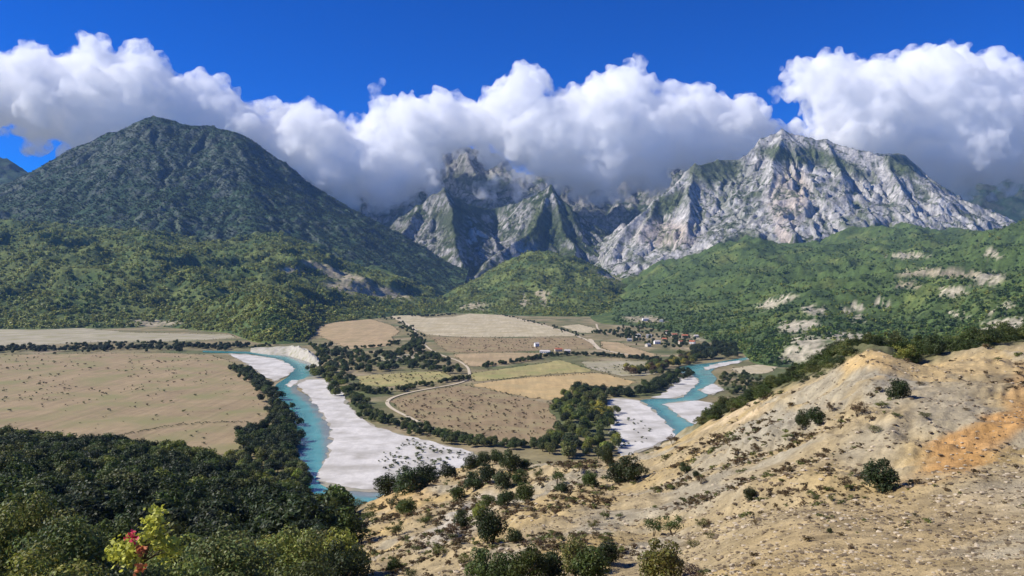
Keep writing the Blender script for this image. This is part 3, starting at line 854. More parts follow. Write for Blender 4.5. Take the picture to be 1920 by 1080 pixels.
def crown_data(seed, nq, leaf, lobes=9, rx=.46, z0=.12, z1=1.0, open_=0.0, flat=.85):
    """leaf-sized faces spread over the shells of several lobes; unit height, base at z=0"""
    rng = np.random.default_rng(seed)
    c = []; rr = []
    for k in range(lobes):
        t = rng.uniform(0, 1); a = rng.uniform(0, 2 * np.pi)
        r = rng.uniform(.16, .27) * (1.15 - .35 * t)
        w = max(0, rx - r * .75) * math.sqrt(rng.uniform(.1, 1)) * (1 - .55 * max(0, t - .35))
        c.append((w * math.cos(a), w * math.sin(a), z0 + r * .8 + t * (z1 - z0 - 1.7 * r))); rr.append(r)
    c.append((0, 0, (z0 + z1) * .5)); rr.append(min(rx, (z1 - z0) * .5) * .62)
    c = np.array(c); rr = np.array(rr)
    k = rng.choice(len(c), nq, p=rr ** 2 / (rr ** 2).sum())
    d = rng.normal(size=(nq, 3)); d /= np.linalg.norm(d, axis=1)[:, None]
    sh = rng.uniform(.72 - .35 * open_, 1.06, nq)[:, None]
    pos = c[k] + d * rr[k][:, None] * sh * [1, 1, flat]
    nrm = d + rng.normal(0, .55, (nq, 3)); nrm[:, 2] += .35; nrm /= np.linalg.norm(nrm, axis=1)[:, None]
    t1 = np.cross(nrm, rng.normal(size=(nq, 3))); t1 /= np.linalg.norm(t1, axis=1)[:, None]
    t2 = np.cross(nrm, t1)
    L = (leaf * rng.uniform(.6, 1.4, nq))[:, None]
    V = np.stack([pos - t1 * L, pos - t2 * L * .55 + nrm * L * .12, pos + t1 * L, pos + t2 * L * .55 - nrm * L * .12], 1).reshape(-1, 3)
    V[:, 2] = np.maximum(V[:, 2], .01)
    F = np.arange(nq * 4).reshape(-1, 4)
    lob = rng.uniform(.75, 1.25, len(c))[k]
    g = (rng.uniform(.65, 1.35, nq) * lob)[:, None] * np.array([1, 1, 1])
    g[:, 0] *= rng.uniform(.85, 1.25, nq); g[:, 2] *= rng.uniform(.6, 1.1, nq)
    return V, F, np.repeat(g, 4, 0)

def mesh_only(name, V, F, mat, C=None):
    o = mesh_obj(name, V, F, mat, link=False)
    if C is not None:
        a = o.data.color_attributes.new('Col', 'FLOAT_COLOR', 'POINT')
        a.data.foreach_set('color', np.concatenate([C, np.ones((len(C), 1))], 1).astype(np.float32).ravel())
    me = o.data
    bpy.data.objects.remove(o)
    return me

def limb(V, F, p0, p1, r0, r1, k=6):
    p0 = np.array(p0, float); p1 = np.array(p1, float)
    d = p1 - p0; d /= np.linalg.norm(d)
    a = np.cross(d, [.3, .9, .2]); a /= np.linalg.norm(a); b = np.cross(d, a)
    i = len(V)
    for p, r in ((p0, r0), (p1, r1)):
        for j in range(k):
            t = 2 * math.pi * j / k
            V.append(p + (a * math.cos(t) + b * math.sin(t)) * r)
    for j in range(k): F.append([i + j, i + (j + 1) % k, i + k + (j + 1) % k, i + k + j])

def trunk_mesh(name, seed, h=.55, r=.035, stems=1, nb=5):
    rng = np.random.default_rng(seed)
    V = []; F = []
    for s_ in range(stems):
        a = rng.uniform(0, 6.28); lean = .05 if stems == 1 else .2
        base = np.array([0, 0, -.03]) if stems == 1 else np.array([math.cos(a) * .03, math.sin(a) * .03, -.03])
        mid = base + np.array([math.cos(a) * lean * .5, math.sin(a) * lean * .5, h * .5])
        top = mid + np.array([math.cos(a) * lean, math.sin(a) * lean, h * .5])
        rr = r / math.sqrt(stems)
        limb(V, F, base, mid, rr * 1.25, rr * .85); limb(V, F, mid, top, rr * .85, rr * .4)
        for q in range(nb):
            t = rng.uniform(.3, 1); p = mid + (top - mid) * t; b = rng.uniform(0, 6.28)
            limb(V, F, p, p + np.array([math.cos(b) * .22, math.sin(b) * .22, rng.uniform(.08, .22)]), rr * .4, rr * .12, 5)
    return mesh_only(name, V, F, M_BARK)

def crown_mesh(name, *a, **k):
    V, F, C = crown_data(*a, **k)
    return mesh_only(name, V, F, M_LEAF, C)

# prototypes: distance classes share the same kinds of form
TREE_C = [crown_mesh('tree_crown', 900 + i, 1300, .044, lobes=11, rx=.44, z0=.16) for i in range(5)]
TREE_T = [trunk_mesh('tree_trunk', 910 + i, .6, .032) for i in range(3)]
POPL_C = [crown_mesh('slender_crown', 920 + i, 480, .06, lobes=10, rx=.30, z0=.1) for i in range(3)]
SHRUB_C = [crown_mesh('shrub_crown', 930 + i, 4200, .030, lobes=22, rx=.55, z0=.0) for i in range(4)]
OPEN_C = [crown_mesh('open_shrub_crown', 940 + i, 900, .032, lobes=9, rx=.6, z0=.12, open_=1.0, flat=.7) for i in range(3)]
SHRUB_T = [trunk_mesh('shrub_stems', 950 + i, .6, .035, stems=4, nb=4) for i in range(3)]
BUSH_C = [crown_mesh('leafy_crown', 960 + i, 9000, .019, lobes=20, rx=.62, z0=.02) for i in range(3)]
FAR_C = [crown_mesh('far_crown', 970 + i, 46, .17, lobes=5, rx=.46, z0=.02) for i in range(5)]
SMALL_C = [crown_mesh('small_shrub_crown', 980 + i, 90, .12, lobes=5, rx=.65, z0=.0, flat=.75) for i in range(3)]

def jit_col(c, rng, v=.18):
    k = rng.uniform(1 - v, 1 + v)
    return (c[0] * k * rng.uniform(.9, 1.12), c[1] * k, c[2] * k * rng.uniform(.85, 1.1), 1)

def plant(name, loc, h, wid, crown, trunk, colr, rot, label, cat, group=None, trunk_name='trunk'):
    r = bpy.data.objects.new(name, None); COL.objects.link(r)
    r.empty_display_size = .5
    r.location = loc; r.rotation_euler = (0, 0, rot); r.scale = (wid, wid, h)
    if trunk:
        t = bpy.data.objects.new(trunk_name, trunk); COL.objects.link(t); t.parent = r
    c = bpy.data.objects.new('crown', crown); COL.objects.link(c); c.parent = r
    c.color = colr
    tag(r, label, cat, group)
    return r

def scatter_tree():
    g = bpy.data.node_groups.new('scatter_plants', 'GeometryNodeTree')
    g.interface.new_socket('Geometry', in_out='INPUT', socket_type='NodeSocketGeometry')
    g.interface.new_socket('Geometry', in_out='OUTPUT', socket_type='NodeSocketGeometry')
    cs = g.interface.new_socket('Kinds', in_out='INPUT', socket_type='NodeSocketCollection')
    n, L = g.nodes, g.links
    gi = n.new('NodeGroupInput'); go = n.new('NodeGroupOutput')
    ci = n.new('GeometryNodeCollectionInfo'); ci.inputs['Separate Children'].default_value = True; ci.inputs['Reset Children'].default_value = True
    ip = n.new('GeometryNodeInstanceOnPoints'); ip.inputs['Pick Instance'].default_value = True
    def attr(nm, ty):
        a = n.new('GeometryNodeInputNamedAttribute'); a.data_type = ty; a.inputs['Name'].default_value = nm; return a.outputs['Attribute']
    L.new(gi.outputs['Geometry'], ip.inputs['Points']); L.new(gi.outputs['Kinds'], ci.inputs[0]); L.new(ci.outputs[0], ip.inputs['Instance'])
    L.new(attr('kind', 'INT'), ip.inputs['Instance Index']); L.new(attr('size', 'FLOAT_VECTOR'), ip.inputs['Scale'])
    rt = n.new('FunctionNodeEulerToRotation'); L.new(attr('turn', 'FLOAT_VECTOR'), rt.inputs[0]); L.new(rt.outputs[0], ip.inputs['Rotation'])
    L.new(ip.outputs[0], go.inputs[0])
    return g
SCATTER = scatter_tree()
_kinds = {}
def kinds(key, meshes, colours):
    """unlinked collection of the forms a mass of plants is made of, one per mesh and colour"""
    c = bpy.data.collections.new('kinds_' + key)
    k = 0
    for cl in colours:
        for me in meshes:
            me2 = me.copy()
            if 'Col' in me2.attributes:                  # the mass's own colour goes into its leaf colours
                a = np.empty(len(me2.vertices) * 4, np.float32); me2.attributes['Col'].data.foreach_get('color', a)
                a = a.reshape(-1, 4); a[:, :3] *= np.array(cl); me2.attributes['Col'].data.foreach_set('color', a.ravel())
            o = bpy.data.objects.new('%s_%03d' % (key, k), me2); c.objects.link(o); k += 1
    return c, k

def stuff(name, pts, hs_, wd_, kind, coll, label, cat, seed):
    rng = np.random.default_rng(seed)
    pts = np.asarray(pts, float)
    me = bpy.data.meshes.new(name); me.vertices.add(len(pts)); me.vertices.foreach_set('co', pts.astype(np.float32).ravel())
    a = me.attributes.new('kind', 'INT', 'POINT'); a.data.foreach_set('value', np.asarray(kind, np.int32))
    b = me.attributes.new('size', 'FLOAT_VECTOR', 'POINT'); b.data.foreach_set('vector', np.stack([wd_, wd_, hs_], 1).astype(np.float32).ravel())
    c = me.attributes.new('turn', 'FLOAT_VECTOR', 'POINT'); tv = np.zeros((len(pts), 3)); tv[:, 2] = rng.uniform(0, 6.28, len(pts)); c.data.foreach_set('vector', tv.astype(np.float32).ravel())
    o = bpy.data.objects.new(name, me); COL.objects.link(o)
    md = o.modifiers.new('plants', 'NODES'); md.node_group = SCATTER
    for it in SCATTER.interface.items_tree:
        if it.name == 'Kinds': md[it.identifier] = coll
    tag(o, label, cat, None, 'stuff')
    return o

# foliage base colours
DARK = (.040, .060, .021); MIDG = (.075, .110, .028); OLIVE = (.120, .138, .042); LIME = (.190, .225, .046); YEL = (.32, .30, .055); BROWN = (.115, .08, .042); BLUEG = (.050, .080, .040)

# ---- woods on the foothills (mass no one could count)
FARCOLS = [(.058, .104, .032), (.105, .168, .042), (.175, .230, .055), (.255, .285, .068)]
FARC, _ = kinds('hill_wood', FAR_C, FARCOLS)
def hill_wood(name, hf, colf_args, n, px0, px1, y0, y1, seed, label, hmin, hmax, yellow, dens_bias=0.0):
    rng = np.random.default_rng(seed)
    y = np.sqrt(rng.uniform(y0 ** 2, y1 ** 2, n * 3)) if False else np.exp(rng.uniform(np.log(y0), np.log(y1), n * 3))
    px = rng.uniform(px0, px1, n * 3); x = (px - CX) / FP * y
    z = hf(x, y)
    c = hill_col(x, y, z, *colf_args)
    nz = fbm(x / 60, y / 60, 4, seed + 1)
    ok = (z > 1.0) & (c[:, 0] < .19) & (nz > -.32 + dens_bias + rng.normal(0, .12, len(nz)))
    x, y, z, nz = x[ok][:n], y[ok][:n], z[ok][:n], nz[ok][:n]
    tone = fbm(x / 160, y / 160, 4, seed + 2) + yellow + rng.normal(0, .16, len(x))
    kc = np.clip(((tone + .45) / .9 * 4).astype(int), 0, 3)
    kind = kc * len(FAR_C) + rng.integers(0, len(FAR_C), len(x))
    h = (hmin * .75 + (hmax * 1.25 - hmin * .75) * rng.random(len(x)) ** 2) * (1 + .35 * nz)
    stuff(name, np.stack([x, y, z - .25 * h], 1), h * 1.15, h * rng.uniform(1.0, 1.5, len(x)), kind, FARC, label, 'woodland', seed + 3)

hill_wood('hill_woodland', left_h, (201, LB, .12), 19000, -300, 860, 1700, 3900, 1001, 'green scrub woodland covering the left foothill below the dark mountain', 6, 13, .36)
hill_wood('hill_woodland', right_h, (211, RB, -.2), 22000, 1150, 2150, 820, 4300, 1011, 'green scrub woodland covering the right foothills below the grey mountain', 4, 9, -.2, .0)
hill_wood('hill_woodland', mid_h, (221, MB, .22), 6000, 840, 1220, 2850, 4500, 1021, 'yellow green scrub covering the rounded hill before the gorge', 6, 11, .28)

# ---- scrub dotted over the mountain faces
def mountain_scrub(gname, n, y0, y1, seed, hmin, hmax, label, rockmax, keep, cols):
    x0, gy0, cell, Z, c, sl = GRIDS[gname]
    rng = np.random.default_rng(seed)
    iy = rng.integers(1, min(Z.shape[0], int((y1 - gy0) / cell)) - 1, n * 3); ix = rng.integers(1, Z.shape[1] - 1, n * 3)
    x = x0 + ix * cell + rng.uniform(-.5, .5, n * 3) * cell; y = gy0 + iy * cell + rng.uniform(-.5, .5, n * 3) * cell
    z = Z[iy, ix]; lum = c[iy, ix, 0]; s_ = sl[iy, ix]
    px, py = to_px(x, y, z)
    nz = fbm(x / 70, y / 70, 4, seed + 1)
    p = np.where(lum < rockmax, .9, keep) * smooth(-.4, .15, nz + .1)
    ok = (rng.random(n * 3) < p) & (z > 60) & (px > -80) & (px < 2000) & (y < y1) & (s_ < 1.9)
    x, y, z, nz = [a[ok][:n] for a in (x, y, z, nz)]
    kd, nk = kinds('mountain_scrub', FAR_C[:3], cols)
    h = rng.uniform(hmin, hmax, len(x)) * (1 + .3 * nz)
    stuff('mountain_scrub', np.stack([x, y, z - .3 * h], 1), h, h * rng.uniform(1.1, 1.9, len(x)), rng.integers(0, nk, len(x)), kd, label, 'scrub', seed + 3)
mountain_scrub('left_mountain', 34000, 3700, 5400, 1101, 4, 10, 'dark scrub clothing the face of the left mountain', .2, .35, [(.034, .060, .042), (.050, .080, .046), (.075, .105, .046)])  # bluish tint of this scrub carries the haze over the face
mountain_scrub('right_mountain', 9000, 4300, 5900, 1111, 4, 8, 'dark scrub clumps speckling the grey cliffs of the right mountain', .15, .08, [(.040, .058, .026), (.060, .078, .030)])
mountain_scrub('gorge_peaks', 9000, 4500, 6000, 1121, 4, 8, 'scrub clumps on the two rocky gorge peaks', .15, .25, [(.045, .066, .028), (.065, .088, .032)])

# ---- valley trees: rows, hedges and groves traced on the valley floor
def line_pts(rng, pix, n, spread):
    p = resample([G(*q) for q in pix], 200)
    k = rng.integers(0, 200, n)
    return p[k] + rng.normal(0, spread, (n, 2))
def poly_pts(rng, pix, n):
    p = np.array([G(*q) for q in pix]); lo, hi = p.min(0), p.max(0)
    q = rng.uniform(lo, hi, (n * 12, 2)); q = q[in_poly(q[:, 0], q[:, 1], p)]
    return q[:n]

ROWS = [   # (outline, count, spread or None for area, min height, max height, colours, phrase)
    ([(440, 692), (474, 712), (494, 728), (512, 752), (524, 776), (538, 800), (546, 826), (540, 850)], 85, 5.5, 8, 13, (DARK, DARK, MIDG), 'tree in the row between left field and river'),
    ([(425, 862), (470, 850), (545, 850), (560, 875), (585, 925), (520, 930), (450, 890)], 60, None, 7, 11, (MIDG, LIME, OLIVE, DARK), 'tree on the low bank left of the river bend'),
    ([(440, 812), (490, 806), (536, 800), (546, 850), (520, 872), (470, 850), (445, 834)], 42, None, 8, 13, (DARK, DARK, MIDG), 'tree in the clump at the left field corner'),
    ([(-300, 662), (0, 658), (150, 656), (300, 653), (400, 653), (455, 651)], 260, 34, 6, 12, (DARK, BLUEG, DARK), 'tree in the hedge beyond the left field'),
    ([(120, 648), (250, 644), (330, 646), (440, 650)], 30, 14, 5, 9, (DARK, MIDG), 'tree on the far grey flats'),
    ([(588, 655), (620, 648), (660, 660), (740, 664), (770, 645), (775, 625), (792, 640), (800, 662), (858, 684), (872, 700), (850, 704), (790, 694), (720, 698), (668, 702), (660, 722), (640, 726), (620, 700), (600, 680)], 190, None, 7, 13, (DARK, MIDG, MIDG, BLUEG), 'tree in the wood right of the river bluff'),
    ([(596, 690), (612, 705), (640, 730), (650, 742)], 26, 9, 9, 14, (MIDG, LIME, OLIVE), 'tree at the river bend below the bluff'),
    ([(655, 728), (700, 738), (760, 732), (840, 716), (872, 712)], 60, 6, 5, 9, (DARK, MIDG, OLIVE), 'tree in the hedge above the brown field'),
    ([(652, 740), (690, 752), (700, 775), (722, 790), (690, 782), (665, 765)], 30, None, 5, 10, (DARK, MIDG, OLIVE), 'tree at the top of the white gravel bar'),
    ([(690, 778), (760, 802), (830, 820), (900, 834), (980, 842), (1040, 836)], 95, 7, 5, 9, (MIDG, MIDG, DARK, OLIVE), 'tree in the belt between track and gravel bar'),
    ([(1050, 745), (1080, 728), (1120, 735), (1140, 760), (1150, 800), (1158, 840), (1130, 862), (1050, 862), (1000, 850), (1040, 815), (1052, 790), (1036, 768)], 105, None, 7, 13, (MIDG, OLIVE, DARK, LIME), 'tree in the grove beside the right gravel bar'),
    ([(1095, 762), (1120, 775), (1130, 785)], 9, 7, 8, 12, (YEL, YEL, LIME), 'tree turning autumn yellow beside the right gravel bar'),
    ([(1080, 732), (1130, 738), (1180, 742), (1225, 732), (1262, 712), (1282, 700)], 80, 8, 7, 12, (DARK, MIDG, DARK), 'tree on the bank above the right gravel bars'),
    ([(1205, 702), (1235, 690), (1262, 684), (1290, 678), (1300, 668)], 55, 14, 9, 15, (OLIVE, OLIVE, BROWN, YEL, MIDG), 'tree on the right river bank below the village'),
    ([(1290, 672), (1335, 676), (1385, 672), (1380, 655), (1340, 645), (1300, 655)], 45, None, 11, 18, (DARK, DARK, BLUEG), 'tree in the tall clump at the right river bend'),
    ([(900, 690), (940, 684), (1000, 674), (1030, 668)], 40, 6, 5, 9, (DARK, MIDG), 'tree in the hedge above the golden stubble field'),
    ([(1035, 668), (1080, 666), (1130, 668), (1180, 672), (1230, 676)], 55, 8, 5, 10, (DARK, BLUEG), 'dark tree in the hedge below the farm buildings'),
    ([(1100, 624), (1150, 632), (1200, 642), (1180, 620)], 45, None, 6, 11, (DARK, BLUEG, MIDG), 'dark tree among the fields left of the village'),
    ([(1150, 612), (1200, 610), (1260, 615), (1310, 630), (1300, 650), (1240, 658), (1190, 648)], 90, None, 6, 11, (DARK, BLUEG, MIDG), 'dark tree standing among the village houses'),
    ([(560, 630), (600, 605), (620, 590), (700, 595), (740, 600)], 45, 18, 6, 10, (DARK, BLUEG), 'tree along the upper edge of the far reddish field'),
    ([(752, 606), (772, 622), (782, 636), (790, 650)], 40, 10, 6, 10, (DARK, MIDG), 'dark tree in the strip beside the upper track'),
    ([(735, 590), (800, 594), (855, 590)], 40, 22, 6, 10, (DARK, BLUEG), 'dark tree along the top edge of the pale far field'),
    ([(905, 584), (960, 596), (1040, 614), (1100, 634)], 40, 7, 5, 8, (DARK, BLUEG), 'tree along the straight far road under the rounded hill'),
    ([(1340, 705), (1400, 700), (1440, 712), (1420, 735), (1370, 745), (1350, 725)], 50, None, 4, 8, (MIDG, DARK, OLIVE), 'low tree on the flat right of the right river'),
    ([(640, 655), (700, 652), (735, 648), (742, 640)], 26, 6, 5, 8, (DARK, MIDG), 'tree in the hedge under the reddish field'),
    ([(470, 656), (500, 650), (530, 640), (560, 636), (600, 655), (606, 680), (612, 692)], 46, 6, 6, 11, (MIDG, LIME, DARK), 'tree on the rim of the pale river bluff'),
]
rng = np.random.default_rng(77)
VT = []
for (pix, n, sp, h0, h1, cl, phrase) in ROWS:
    n = int(n * 1.7)
    q = line_pts(rng, pix, n, sp) if sp is not None else poly_pts(rng, pix, n)
    for x, y in q:
        h = rng.uniform(h0, h1)
        VT.append((x, y, 0.0, h, h * rng.uniform(.85, 1.25), cl[rng.integers(len(cl))], phrase))
VT.sort(key=lambda t: -t[3] / t[1])
def in_frame(x, y, z, m=30):
    px, py = to_px(np.array(x), np.array(y), np.array(z)); return (-m < px < 1920 + m) and (0 < py < 1080 + m)
NV = 170
TONE = {DARK: 'dark green', MIDG: 'mid green', OLIVE: 'olive', LIME: 'lime green', YEL: 'yellow', BROWN: 'brownish', BLUEG: 'bluish green'}
def boxes_of(lst):
    b = {}
    for t in lst:
        px, py = to_px(np.array(t[0]), np.array(t[1]), np.array(0.)); b.setdefault(t[6], []).append((float(px), float(py)))
    return {k: (np.percentile([v[0] for v in q], [25, 50, 75]), np.percentile([v[1] for v in q], [33, 67])) for k, q in b.items()}
def zone_label(phrase, cl, x, y, h, box):
    px, py = to_px(np.array(x), np.array(y), np.array(0.))
    a, b = box[phrase]
    hor = ('far left', 'left', 'right', 'far right')[int(np.searchsorted(a, px))]; ver = ('upper', 'middle', 'lower')[int(np.searchsorted(b, py))]
    return '%s %s, %s %s part' % (TONE[cl], phrase, ver, hor)
VT_BOX = boxes_of(VT)
rest = []
k = 0
for (x, y, z, h, w, cl, phrase) in VT:
    if k < NV and in_frame(x, y, z, 0):
        k += 1
        lb = zone_label(phrase, cl, x, y, h, VT_BOX)
        plant('valley_tree', (x, y, z), h, w, TREE_C[k % 5], TREE_T[k % 3], jit_col(cl, rng), rng.uniform(0, 6.28), lb, 'tree', lb.replace('tree', 'trees', 1))
    else: rest.append((x, y, z, h, w, cl))
ALLC = [DARK, MIDG, OLIVE, LIME, YEL, BROWN, BLUEG]
WOODC, _ = kinds('valley_wood', TREE_C[:3], ALLC)
stuff('valley_woodland', [r[:3] for r in rest], np.array([r[3] for r in rest]), np.array([r[4] for r in rest]),
      [ALLC.index(r[5]) * 3 + int(rng.integers(3)) for r in rest], WOODC, 'far hedges and groves spread over the valley fields', 'woodland', 5)

# ---- shrubs dotted over the fields and the gravel
FS = []
def field_shrubs(pix, n, h0, h1, cl, phrase, clump=None):
    q = poly_pts(rng, pix, n)
    if clump is not None:
        q = q[fbm(q[:, 0] / 60, q[:, 1] / 60, 3, clump) > rng.normal(-.05, .16, len(q))]
    for x, y in q:
        h = h0 + (h1 - h0) * rng.random() ** 2
        FS.append((x, y, .6, h, h * rng.uniform(1.0, 1.7), cl[rng.integers(len(cl))], phrase))
field_shrubs([(-150, 670), (200, 666), (400, 672), (450, 690), (470, 712), (300, 722), (150, 760), (-150, 760)], 620, 1.2, 3.6, (DARK, MIDG, BROWN), 'tiny bush on the far half of the left field', 41)
field_shrubs([(0, 745), (300, 722), (470, 714), (496, 770), (480, 805), (430, 845), (200, 838), (0, 800)], 200, 1.0, 3.0, (DARK, MIDG, BROWN), 'small bush on the near half of the left field', 43)
field_shrubs([(735, 755), (850, 730), (985, 750), (1030, 775), (1040, 795), (985, 830), (860, 812), (760, 775)], 330, 1.0, 3.0, (DARK, BROWN, BROWN), 'small bush on the brown field', None)
field_shrubs([(720, 850), (760, 822), (830, 838), (880, 850), (840, 880), (760, 893), (700, 885)], 85, 1.4, 3.6, (MIDG, DARK, OLIVE), 'small bush on the large white gravel bar', None)
field_shrubs([(810, 634), (1080, 636), (1100, 652), (870, 660)], 210, 1.4, 3.4, (DARK, MIDG, BROWN), 'tiny bush on the far brown strip field', None)
field_shrubs([(672, 708), (830, 698), (840, 712), (690, 722)], 60, 1.4, 3.4, (DARK, MIDG, BROWN), 'tiny bush on the narrow greenish meadow', None)
field_shrubs([(1105, 690), (1220, 680), (1225, 702), (1140, 700)], 60, 1.4, 3.4, (DARK, MIDG, OLIVE), 'tiny bush on the grey flat beside the right river', None)
field_shrubs([(650, 745), (700, 790), (760, 812), (870, 838), (900, 850), (880, 842), (800, 818), (720, 785), (690, 750)], 70, 1.4, 3.4, (MIDG, OLIVE, BROWN), 'bush on the dry strip behind the white gravel bar', None)
field_shrubs([(1150, 790), (1170, 770), (1215, 800), (1230, 825), (1160, 858)], 26, 1.4, 3.4, (MIDG, DARK), 'small bush on the right hand gravel bar', None)
for t in np.linspace(0, 1, 70):     # ditch line of low bushes across the left field
    px = 205 + t * 265; py = 822 - 28 * t - 10 * math.sin(t * 3)
    if rng.random() < .8:
        x, y = G(px, py + rng.normal(0, .8)); FS.append((x, y, .6, rng.uniform(.8, 1.8), rng.uniform(1.5, 3.2), DARK, 'low bush in the left field ditch line'))
for t in np.linspace(0, 1, 40):
    px = 915 + t * 200; py = 714 - 13 * t
    x, y = G(px, py + rng.normal(0, .5)); FS.append((x, y, .6, rng.uniform(.8, 2.4), rng.uniform(1.5, 3.5), DARK, 'low bush on the golden field boundary'))
FS_BOX = boxes_of(FS)
EDGE = []
for i, (kf, pix) in enumerate(FIELDS):                 # rank grass and briars along the field edges
    p = sheet_outline(pix, 600 + i * 3, 3.2, 4.0)
    for x, y in p:
        if rng.random() < .55 and y > 400:
            h = rng.uniform(.5, 1.9); EDGE.append((x + rng.normal(0, 1.5), y + rng.normal(0, 2.5), .3, h, h * rng.uniform(1.2, 2.2), (DARK, MIDG, BROWN, OLIVE)[int(rng.integers(4))]))
FS.sort(key=lambda t: -t[3] / t[1])
rest = list(EDGE); k = 0
for (x, y, z, h, w, cl, phrase) in FS:
    if k < 165 and in_frame(x, y, z, 0):
        k += 1
        lb = zone_label(phrase, cl, x, y, h, FS_BOX)
        plant('field_bush', (x, y, z - .1), h, w, SMALL_C[k % 3], None, jit_col(cl, rng), rng.uniform(0, 6.28), lb, 'bush', lb.replace('bush', 'bushes', 1))
    else: rest.append((x, y, z, h, w, cl))
SCRUBC, _ = kinds('scrub', SMALL_C, ALLC)
stuff('field_scrub', [r[:3] for r in rest], np.array([r[3] for r in rest]), np.array([r[4] for r in rest]),
      [ALLC.index(r[5]) * 3 + int(rng.integers(3)) for r in rest], SCRUBC, 'countless tiny bushes speckling the valley fields', 'scrub', 6)

# ---- the camera hill: finding where a pixel lands on it
def hit(px, py):
    Y = np.geomspace(4, 420, 900)
    x = (px - CX) / FP * Y
    q = to_px(x, Y, fore_h(x, Y))[1]
    run = np.minimum.accumulate(q)
    i = int(np.argmax(run <= py)) if (run <= py).any() else int(np.argmin(q))
    return np.array([x[i], Y[i], fore_h(x[i:i + 1], Y[i:i + 1])[0]])

